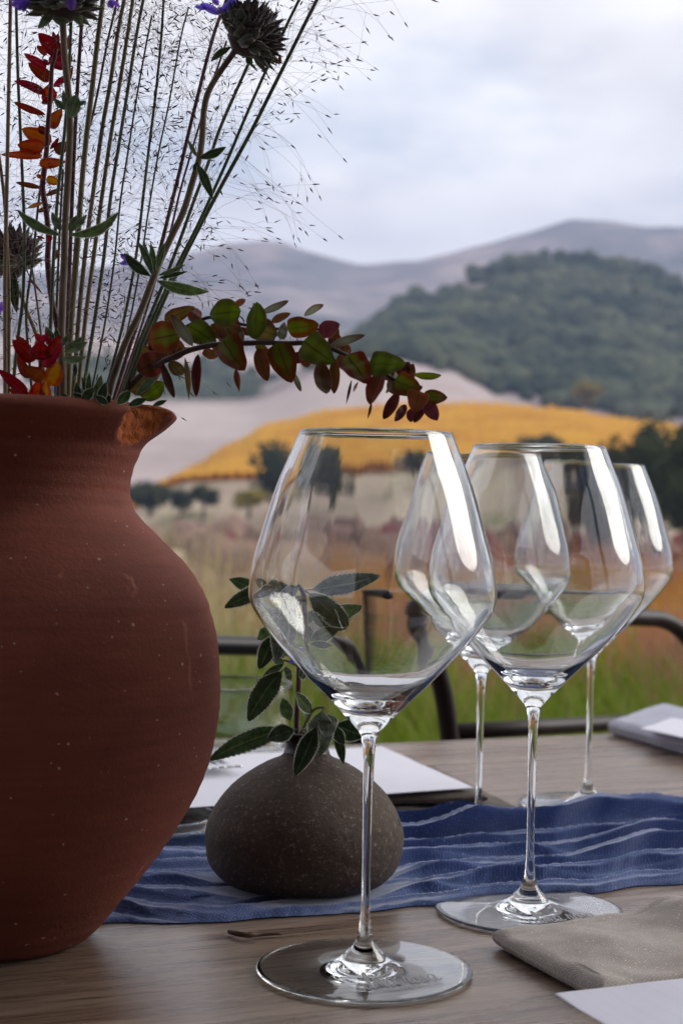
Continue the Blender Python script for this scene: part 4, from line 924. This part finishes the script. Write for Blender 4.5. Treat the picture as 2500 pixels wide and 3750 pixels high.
# stem one
D_ = VA.y - .045
s1 = empty('salvia_stem', VIN, 'thick hairy salvia stem with a purple flower head and paired grey-green leaves', 'salvia', SG)
stem_tube('stem', s1, [(228, 30), (231, 83), (239, 223), (252, 350), (257, 478), (250, 640), (243, 753), (238, 858), (236, 950), (229, 1100), (225, 1250), (230, 1460), (200, 1620)], (12.5 * D_ / F, 14 * D_ / F), 'salvia_stem', D_)
for bq, tq, w, mt, tl, be in [((226, 862), (64, 768), 36, 'sage', .5, -.12), ((250, 858), (438, 772), 40, 'sage', .5, .10), ((224, 845), (190, 776), 30, 'sage_small', .2, 0), ((252, 845), (284, 788), 28, 'sage_small', .2, 0), ((256, 850), (320, 786), 26, 'sage_small', .4, 0),
    ((257, 432), (282, 345), 56, 'sage_small', .1, 0), ((240, 402), (198, 360), 26, 'sage_small', .5, 0), ((246, 400), (232, 330), 22, 'sage_small', .3, 0), ((284, 384), (316, 370), 16, 'sage_small', .4, 0),
    ((236, 1288), (322, 1252), 34, 'sage_small', .3, 0), ((236, 1276), (308, 1230), 22, 'sage_small', .4, 0), ((224, 1312), (318, 1304), 30, 'sage_small', .5, .05), ((226, 1270), (255, 1222), 20, 'sage_small', .2, 0), ((196, 1270), (168, 1196), 34, 'sage', .2, 0), ((214, 1270), (206, 1200), 26, 'sage_dark', .2, 0)]:
    leaf('leaf', s1, bq, tq, w, mt, D_ - .012, tilt=tl, bend=be, shape='oblong', ser=.05)
c1_ = P(232, 5, D_)
head(s1, c1_, Vector((0, -.1, 1)), .0185, 150, 2.2, 3, .85, .30)
for bq, tq, w in [((195, 40), (140, 104), 34), ((225, 62), (220, 92), 58), ((282, 58), (300, 92), 34)]: leaf('bract', s1, bq, tq, w, 'sage_small', D_ - .006, shape='ovate', tilt=.2)
for bq, tq, w in [((112, 2), (40, 18), 34), ((108, 8), (62, 36), 22), ((106, 8), (84, 44), 16), ((400, 0), (415, 30), 26), ((405, 0), (440, 26), 16), ((262, -12), (262, 40), 40), ((90, -10), (30, -5), 26)]: leaf('petal', s1, bq, tq, w, 'petal', D_ - .014, shape='elliptic', tilt=.2)
# stem two, curved
D_ = VA.y - .03
s2 = empty('salvia_stem', VIN, 'curved salvia stem with a nodding round seed head and violet petals', 'salvia', SG)
stem_tube('stem', s2, [(866, 172), (858, 190), (829, 230), (784, 297), (758, 351), (746, 415), (741, 500), (730, 580), (706, 663), (672, 775), (631, 861), (574, 987), (517, 1136), (459, 1257), (413, 1389), (390, 1470), (330, 1600)], (11 * D_ / F, 13 * D_ / F), 'salvia_stem', D_)
for bq, tq, w, mt, tl, be in [((730, 578), (828, 538), 34, 'sage_dark', .4, .06), ((722, 575), (690, 512), 18, 'sage_small', .3, 0), ((722, 600), (780, 732), 36, 'sage_dark', .5, -.08), ((726, 590), (708, 628), 22, 'sage_dark', .3, 0),
    ((560, 1010), (506, 886), 28, 'sage', .3, 0), ((568, 1000), (552, 888), 24, 'sage', .3, 0), ((574, 996), (604, 888), 26, 'sage', .3, 0), ((552, 1012), (455, 926), 40, 'sage_dark', .3, -.08), ((574, 1028), (766, 1068), 46, 'sage', .15, .07), ((580, 1020), (688, 994), 18, 'sage_dark', .4, 0), ((578, 1008), (680, 968), 18, 'sage', .4, 0), ((566, 1006), (525, 870), 16, 'sage_small', .3, 0),
    ((848, 172), (772, 226), 26, 'sage', .4, .06), ((902, 208), (925, 236), 28, 'sage', .3, 0), ((905, 226), (945, 264), 10, 'sage_dark', .4, -.1)]:
    leaf('leaf', s2, bq, tq, w, mt, D_ - .010, tilt=tl, bend=be, shape='oblong', ser=.05)
head(s2, P(905, 140, D_), Vector((.66, -.12, .62)), .0165, 210, 1.95, 8, .85, .28)
for bq, tq, w in [((806, 50), (735, 12), 30), ((760, 30), (714, 24), 20), ((818, 46), (840, 8), 30), ((848, 44), (850, -20), 34), ((830, 46), (800, 30), 30), ((800, 20), (778, -10), 22)]: leaf('petal', s2, bq, tq, w, 'petal', D_ - .008, shape='elliptic', tilt=.2)
for bq, tq, w in [((886, 40), (912, 28), 9), ((905, 30), (958, 50), 8), ((1022, 200), (1030, 232), 12), ((1016, 210), (1008, 246), 6), ((1024, 206), (1022, 246), 5), ((880, 50), (868, 30), 14)]:
    leaf('dry_floret', s2, bq, tq, w, 'rd_brown', D_ - .008, shape='lance')
leaf('petal', s2, (478, 955), (440, 930), 22, 'petal', D_ + .01, shape='elliptic'); leaf('petal', s2, (478, 960), (440, 966), 20, 'petal', D_ + .01, shape='elliptic')
# stem three, at the far left
D_ = VA.y + .05
s3 = empty('salvia_stem', VIN, 'short salvia stem with a dark spent head behind the tan stalk', 'salvia', SG)
stem_tube('stem', s3, [(40, 985), (70, 1060), (100, 1140), (135, 1230), (150, 1330), (155, 1470)], (7 * D_ / F, 8 * D_ / F), 'stalk_olive', D_)
head(s3, P(48, 965, D_), Vector((-.25, -.1, .9)), .0145, 80, 2.0, 15, 1.0, .2)
leaf('leaf', s3, (48, 985), (62, 1145), 42, 'sage_dark', D_ - .01, shape='oblong', ser=.05); leaf('leaf', s3, (70, 965), (-10, 965), 26, 'sage_dark', D_ - .02, shape='elliptic', tilt=.6)
for bq, tq in [((112, 1020), (160, 1080)), ((108, 1010), (130, 1050))]: leaf('dry_floret', s3, bq, tq, 9, 'rd_brown', D_, shape='lance')
leaf('petal', s3, (-10, 1120), (14, 1136), 50, 'petal', D_, shape='elliptic')

# red leafy stems
RG = 'red-leaved stems in the clay vase'
D_ = VA.y - .015
rd = empty('red_leaf_stem', VIN, 'tall crimson stem with scarlet and orange leaves up its length', 'leafy stem', RG)
stem_tube('stem', rd, [(206, 180), (200, 215), (191, 249), (188, 303), (182, 399), (175, 478), (172, 546), (163, 629), (157, 690), (166, 747), (175, 817), (179, 880), (176, 960), (190, 1095), (207, 1173), (222, 1300), (215, 1470)], (8 * D_ / F, 12 * D_ / F), 'crimson_stem', D_)
for bq, tq, w, mt in [((222, 200), (142, 122), 62, 'rd_crimson'), ((215, 185), (195, 114), 22, 'rd_crimson'), ((208, 180), (214, 122), 20, 'rd_crimson'), ((235, 190), (262, 120), 22, 'rd_crimson'), ((172, 200), (135, 168), 26, 'rd_crimson'), ((200, 252), (232, 186), 66, 'rd_crimson'), ((235, 230), (266, 206), 34, 'rd_crimson'),
    ((172, 246), (88, 196), 32, 'rd_crimson'), ((180, 240), (160, 216), 16, 'rd_crimson'), ((189, 294), (104, 230), 48, 'rd_crimson'), ((166, 344), (52, 296), 32, 'rd_crimson'), ((180, 376), (178, 308), 56, 'rd_orange'), ((166, 344), (142, 322), 20, 'rd_crimson'), ((196, 318), (256, 276), 24, 'rd_crimson'), ((244, 320), (268, 242), 16, 'rd_crimson'), ((168, 420), (52, 374), 26, 'rd_crimson'), ((176, 368), (154, 378), 20, 'rd_crimson'),
    ((184, 470), (228, 398), 46, 'rd_orange'), ((172, 490), (142, 462), 30, 'rd_crimson'), ((190, 520), (80, 472), 62, 'rd_orange'), ((163, 538), (64, 530), 58, 'rd_orange'), ((156, 570), (3, 566), 32, 'rd_orange'), ((144, 600), (242, 592), 40, 'rd_orange'), ((184, 546), (216, 504), 16, 'rd_crimson'), ((204, 560), (250, 520), 44, 'rd_brown'),
    ((170, 655), (224, 670), 34, 'rd_yellow'), ((160, 652), (134, 640), 16, 'rd_orange'), ((152, 688), (58, 668), 20, 'rd_brown'), ((168, 716), (230, 690), 18, 'rd_brown'), ((158, 742), (102, 762), 16, 'rd_yellow'), ((134, 776), (192, 754), 18, 'rd_brown'), ((198, 952), (212, 914), 18, 'rd_crimson'), ((166, 875), (132, 864), 9, 'rd_crimson'), ((176, 890), (190, 858), 18, 'rd_crimson')]:
    leaf('leaf', rd, bq, tq, w, mt, D_ + rl_.uniform(-.012, .012), shape='ovate' if w > 30 else 'elliptic')
D_ = VA.y - .045
rf = empty('red_leaf_stem', VIN, 'short stem with a rosette of scarlet leaves just above the vase lip', 'leafy stem', RG)
stem_tube('stem', rf, [(152, 1300), (150, 1345), (148, 1400), (150, 1470)], (9 * D_ / F, 9 * D_ / F), 'crimson_stem', D_)
for i, (bq, tq, w, mt) in enumerate([((165, 1250), (176, 1214), 20, 'rd_crimson'), ((158, 1252), (130, 1220), 24, 'rd_crimson'), ((172, 1262), (190, 1234), 18, 'rd_crimson'), ((162, 1256), (158, 1224), 16, 'rd_crimson'), ((112, 1282), (58, 1228), 28, 'rd_crimson'), ((128, 1322), (46, 1244), 58, 'rd_crimson'), ((172, 1310), (222, 1228), 40, 'rd_crimson'), ((160, 1345), (230, 1250), 50, 'rd_crimson'), ((148, 1320), (150, 1248), 76, 'rd_crimson'),
    ((108, 1385), (66, 1300), 40, 'rd_crimson'), ((165, 1388), (90, 1348), 56, 'rd_orange'), ((180, 1412), (216, 1325), 70, 'rd_yellow'), ((132, 1470), (142, 1394), 58, 'rd_orange'), ((170, 1470), (168, 1392), 44, 'rd_yellow'), ((100, 1444), (-6, 1352), 44, 'rd_crimson'), ((120, 1460), (30, 1425), 34, 'rd_crimson')]):
    leaf('leaf', rf, bq, tq, w, mt, D_ - .012 + rl_.uniform(-.006, .006), shape='ovate')

# arching leafy branch
DB = lambda x, y: interp([(400, VA.y - .02), (600, VA.y - .045), (1000, VA.y - .06), (1640, VA.y - .075)], x)
br = empty('leafy_branch', VIN, 'arching branch of rounded green and maroon leaves reaching over the front wine glass', 'leafy branch')
stem_tube('stem', br, [(400, 1560), (450, 1450), (520, 1372), (587, 1329), (641, 1306), (694, 1283), (756, 1268), (817, 1260), (901, 1257), (978, 1255), (1050, 1258), (1110, 1256), (1170, 1264), (1223, 1281), (1275, 1305), (1351, 1333), (1404, 1365), (1444, 1393), (1500, 1408), (1545, 1420)], (12 * .7 / F, 7 * .7 / F), 'branch', DB)
stem_tube('side_stem', br, [(520, 1380), (590, 1275), (640, 1222), (680, 1198), (730, 1175), (775, 1162), (850, 1180), (960, 1200), (1090, 1206), (1200, 1205)], (9 * .7 / F, 5 * .7 / F), 'branch', lambda x, y: DB(x, y) + .022)
# short hairs on the branch
hb = MB(); rh = random.Random(4)
for k in range(520):
    x = rh.uniform(590, 1440); y = interp([(587, 1329), (641, 1306), (694, 1283), (756, 1268), (817, 1260), (901, 1257), (1110, 1256), (1223, 1281), (1275, 1305), (1351, 1333), (1444, 1393)], x)
    p = P(x, y, DB(x, y)); d = Vector((rh.gauss(0, .3), rh.gauss(0, .6), rh.choice((1, 1, 1, -1)))).normalized(); thin_tri(hb, [p, p + d * rh.uniform(.0020, .0034)], .00007, .00004)
tag(hb.build('stem_hairs', M['hair'], br), kind='stuff')
BL = [  # base, tip, width, colour, depth offset, shape
 ((662, 1222), (540, 1246), 112, 'lf_redgreen', -.004, 'e'), ((706, 1266), (627, 1150), 38, 'lf_pale', -.010, 'e'), ((690, 1192), (792, 1258), 84, 'lf_green', .006, 'o'), ((882, 1142), (768, 1152), 98, 'lf_green', .004, 'e'), ((932, 1243), (941, 1106), 70, 'lf_green', -.008, 'e'), ((926, 1200), (1014, 1232), 90, 'lf_olive', .004, 'e'),
 ((953, 1146), (1057, 1101), 26, 'lf_pale', .010, 'e'), ((858, 1118), (900, 1098), 24, 'lf_brown', .012, 'e'), ((993, 1178), (1064, 1148), 28, 'lf_brown', .008, 'e'), ((822, 1236), (898, 1357), 104, 'lf_redgreen', -.012, 'h'), ((602, 1172), (715, 1124), 50, 'lf_olive', .006, 'o'), ((702, 1182), (727, 1130), 48, 'lf_brown', .008, 'o'),
 ((595, 1333), (639, 1457), 30, 'lf_maroon', -.004, 'e'), ((677, 1308), (692, 1466), 20, 'lf_olive', -.002, 'l'), ((622, 1322), (670, 1374), 46, 'lf_olive', .006, 'e'), ((726, 1297), (719, 1454), 34, 'lf_maroon', -.004, 'e'), ((863, 1350), (877, 1436), 22, 'lf_brown', .004, 'l'), ((945, 1274), (979, 1396), 52, 'lf_brown', -.002, 'e'), ((1016, 1252), (1068, 1402), 96, 'lf_redgreen', -.008, 'o'),
 ((600, 1310), (503, 1360), 92, 'lf_brown', .006, 'e'), ((470, 1420), (560, 1400), 70, 'lf_olive', .004, 'e'), ((500, 1445), (578, 1368), 30, 'sage_small', -.008, 'e'), ((520, 1460), (600, 1400), 64, 'lf_green', .008, 'e'), ((740, 1292), (800, 1302), 36, 'lf_brown', .008, 'e'), ((772, 1188), (824, 1236), 50, 'lf_brown', .010, 'e'), ((822, 1190), (884, 1256), 76, 'lf_olive', .010, 'o'), ((880, 1200), (915, 1228), 26, 'lf_brown', .010, 'e'), ((1027, 1243), (1042, 1180), 34, 'lf_pale', -.006, 'o'), ((640, 1262), (600, 1310), 60, 'lf_brown', .012, 'e'), ((560, 1290), (600, 1330), 60, 'lf_olive', .014, 'e'),
 ((1050, 1202), (1168, 1188), 74, 'lf_redgreen', .004, 'o'), ((1114, 1158), (1184, 1115), 26, 'lf_pale', .010, 'e'), ((1165, 1216), (1244, 1188), 58, 'lf_maroon', .004, 'o'), ((1110, 1250), (1222, 1327), 112, 'lf_green', -.012, 'h'), ((1211, 1263), (1336, 1227), 30, 'lf_pale', -.002, 'e'), ((1175, 1322), (1194, 1443), 60, 'lf_brown', -.002, 'e'), ((1223, 1310), (1223, 1443), 38, 'lf_brown', .002, 'e'), ((1272, 1299), (1350, 1405), 98, 'lf_redgreen', -.008, 'h'), ((1352, 1330), (1486, 1332), 88, 'lf_green', -.006, 'h'),
 ((1398, 1362), (1352, 1481), 56, 'lf_brown', -.006, 'e'), ((1287, 1390), (1267, 1481), 10, 'lf_maroon', .002, 'l'), ((1312, 1398), (1293, 1436), 10, 'lf_brown', .004, 'l'), ((1360, 1472), (1345, 1535), 10, 'lf_brown', .002, 'l'), ((1444, 1394), (1540, 1428), 84, 'lf_redgreen', -.008, 'h'), ((1458, 1438), (1403, 1536), 40, 'lf_maroon', -.002, 'e'), ((1534, 1430), (1516, 1512), 76, 'lf_brown', -.008, 'h'), ((1514, 1371), (1616, 1375), 26, 'lf_green', .004, 'e'), ((1548, 1452), (1637, 1456), 52, 'lf_redgreen', -.002, 'o'), ((1486, 1482), (1445, 1543), 32, 'lf_maroon', .002, 'e'), ((1510, 1494), (1503, 1546), 36, 'lf_maroon', .004, 'e'), ((1552, 1468), (1515, 1548), 38, 'lf_maroon', -.002, 'e'), ((1558, 1468), (1602, 1540), 50, 'lf_maroon', .002, 'e'),
 ((1112, 1290), (1128, 1344), 44, 'lf_brown', .008, 'e'), ((1080, 1290), (1100, 1330), 46, 'lf_maroon', .010, 'e'), ((1205, 1250), (1252, 1246), 26, 'lf_maroon', .006, 'e'), ((1240, 1300), (1262, 1355), 36, 'lf_brown', .008, 'e'), ((1070, 1360), (1102, 1434), 20, 'lf_pale', .006, 'e'), ((960, 1280), (990, 1310), 40, 'lf_brown', .010, 'e'), ((1440, 1385), (1452, 1368), 20, 'lf_pale', .0, 'e'), ((1412, 1440), (1440, 1405), 12, 'lf_pale', .004, 'e')]
for bq, tq, w, mt, dz, sh in BL:
    d0 = DB(*bq) + dz; leaf('leaf', br, bq, tq, w * 1.08, mt, d0 + rl_.uniform(-.003, .003), d0 + rl_.uniform(-.010, .006), shape={'e': 'elliptic', 'o': 'ovate', 'h': 'heart', 'l': 'lance'}[sh])
rf_ = random.Random(77); path_ = [(587, 1329), (641, 1306), (694, 1283), (756, 1268), (817, 1260), (901, 1257), (1110, 1256), (1223, 1281), (1275, 1305), (1351, 1333), (1444, 1393), (1530, 1415)]
for k in range(26):
    x = rf_.uniform(560, 1500); y = interp(path_, x); a = rf_.choice((rf_.uniform(.6, 2.4), rf_.uniform(-2.6, -.5))); ln = rf_.uniform(55, 100)
    leaf('leaf', br, (x, y), (x + math.cos(a) * ln, y + math.sin(a) * ln), rf_.uniform(34, 62), rf_.choice(['lf_brown', 'lf_olive', 'lf_brown', 'lf_redgreen', 'lf_maroon']), DB(x, y) + rf_.uniform(.008, .022), shape=rf_.choice(['elliptic', 'ovate']))
# low foliage crowding the vase mouth
mf = empty('sage_tuft', VIN, 'low tuft of dark sage leaves in the vase mouth beside the leaning stalks', 'foliage')
MB().tube([P(330, 1470, VA.y - .05), P(330, 1560, VA.y - .03), Vector((VIN.x, VIN.y, .205))], .0012, 6).build('stem', M['salvia_stem'], mf)
for bq, tq, w in [((330, 1470), (300, 1380), 26), ((325, 1475), (328, 1362), 24), ((345, 1475), (372, 1372), 34), ((365, 1480), (388, 1400), 38), ((290, 1470), (282, 1400), 30), ((300, 1470), (345, 1420), 40), ((310, 1470), (270, 1440), 30), ((400, 1480), (380, 1440), 40), ((430, 1480), (480, 1430), 40), ((560, 1485), (612, 1466), 20), ((275, 1380), (278, 1332), 18), ((395, 1480), (350, 1450), 30), ((250, 1470), (225, 1440), 30), ((470, 1485), (540, 1460), 30)]:
    leaf('leaf', mf, bq, tq, w, rl_.choice(['sage_dark', 'sage_dark', 'sage']), VA.y - .055 + rl_.uniform(-.005, .005), shape='oblong', ser=.05, tilt=rl_.uniform(-.3, .3))

# sage sprig in the bud vase
SV = Vector((SA.x, SA.y, .05))
ss = empty('sage_sprig', SV, 'sage sprig with grey-green toothed leaves standing in the bud vase', 'sage sprig')
stem_tube('stem', ss, [(1082, 2145), (1096, 2162), (1103, 2190), (1104, 2257), (1102, 2365), (1096, 2441), (1092, 2545), (1086, 2663), (1100, 2730), (1118, 2830)], (9 * SD / F, 12 * SD / F), 'salvia_stem_dark', SD)
stem_tube('side_stem', ss, [(1098, 2690), (1112, 2662), (1142, 2608), (1160, 2592), (1190, 2590)], (6 * SD / F, 5 * SD / F), 'stalk_olive', SD - .01)
stem_tube('side_stem', ss, [(1094, 2440), (1075, 2432), (1050, 2420), (1036, 2418)], (4 * SD / F, 4 * SD / F), 'stalk_olive', SD - .004)
SL = [((960, 2168), (838, 2120), 44, 'sage', .01, .2), ((1010, 2150), (822, 2226), 52, 'sage_dark', -.004, .2), ((1050, 2150), (915, 2180), 76, 'sage_dark', .004, .3), ((1108, 2166), (1389, 2112), 68, 'sage_grey', -.010, -.2), ((1096, 2152), (1000, 2196), 48, 'sage_grey', -.014, .2), ((1040, 2165), (1012, 2422), 70, 'sage_grey', -.018, .2), ((1058, 2170), (1036, 2412), 42, 'sage_grey', -.012, .6), ((1108, 2168), (1268, 2304), 82, 'sage_dark', -.014, .1), ((1112, 2276), (1262, 2312), 62, 'sage_dark', .0, .3), ((1160, 2300), (1328, 2238), 62, 'sage', .012, .2),
 ((1112, 2376), (1236, 2312), 52, 'sage', .006, .2), ((1120, 2384), (1207, 2382), 32, 'sage_dark', -.004, .2), ((1098, 2188), (1062, 2252), 40, 'sage_dark', .006, .3), ((1000, 2300), (942, 2342), 44, 'sage', .006, .2), ((1012, 2310), (948, 2450), 56, 'sage_dark', -.004, .2), ((1114, 2300), (1150, 2248), 30, 'sage', .010, .2), ((1112, 2370), (1118, 2310), 40, 'sage_dark', .004, .2), ((1040, 2430), (990, 2400), 30, 'sage_dark', .008, .2),
 ((1046, 2444), (908, 2640), 78, 'sage_dark', -.012, .25), ((1040, 2432), (962, 2478), 26, 'sage', -.008, .3), ((1044, 2440), (1064, 2494), 26, 'sage', -.012, .2), ((1092, 2462), (1124, 2466), 40, 'sage_dark', -.006, .1), ((1062, 2640), (1034, 2556), 44, 'sage', -.006, .2), ((1144, 2612), (1082, 2534), 40, 'sage', -.010, .4), ((1128, 2640), (1126, 2580), 26, 'sage_grey', .006, .3),
 ((1080, 2664), (766, 2783), 64, 'sage', -.016, .2), ((1086, 2670), (980, 2708), 56, 'sage_dark', -.022, .3), ((1164, 2648), (1080, 2838), 62, 'sage_dark', -.030, .1), ((1182, 2588), (1166, 2768), 84, 'sage_grey', -.026, .2), ((1206, 2610), (1200, 2700), 60, 'sage_grey', -.020, .3), ((1222, 2650), (1330, 2696), 70, 'sage_dark', -.006, .1), ((1226, 2660), (1258, 2800), 32, 'sage_dark', -.012, .3), ((1226, 2660), (1260, 2726), 38, 'sage_dark', -.016, .2), ((1150, 2650), (1200, 2640), 20, 'sage', -.004, .2), ((1100, 2672), (1150, 2676), 12, 'sage', -.016, .2)]
for bq, tq, w, mt, dz, tl in SL: leaf('leaf', ss, bq, tq, w * 1.22, mt, SD + dz, SD + dz + rl_.uniform(-.012, .004), tilt=tl, shape='sage' if w > 46 else 'oblong', ser=.06, curl=rl_.uniform(-.02, .08), fold=rl_.uniform(.05, .3), bend=rl_.uniform(-.04, .04))
leaf('petal', ss, (1056, 2424), (1082, 2420), 16, 'petal', SD - .012, shape='elliptic')
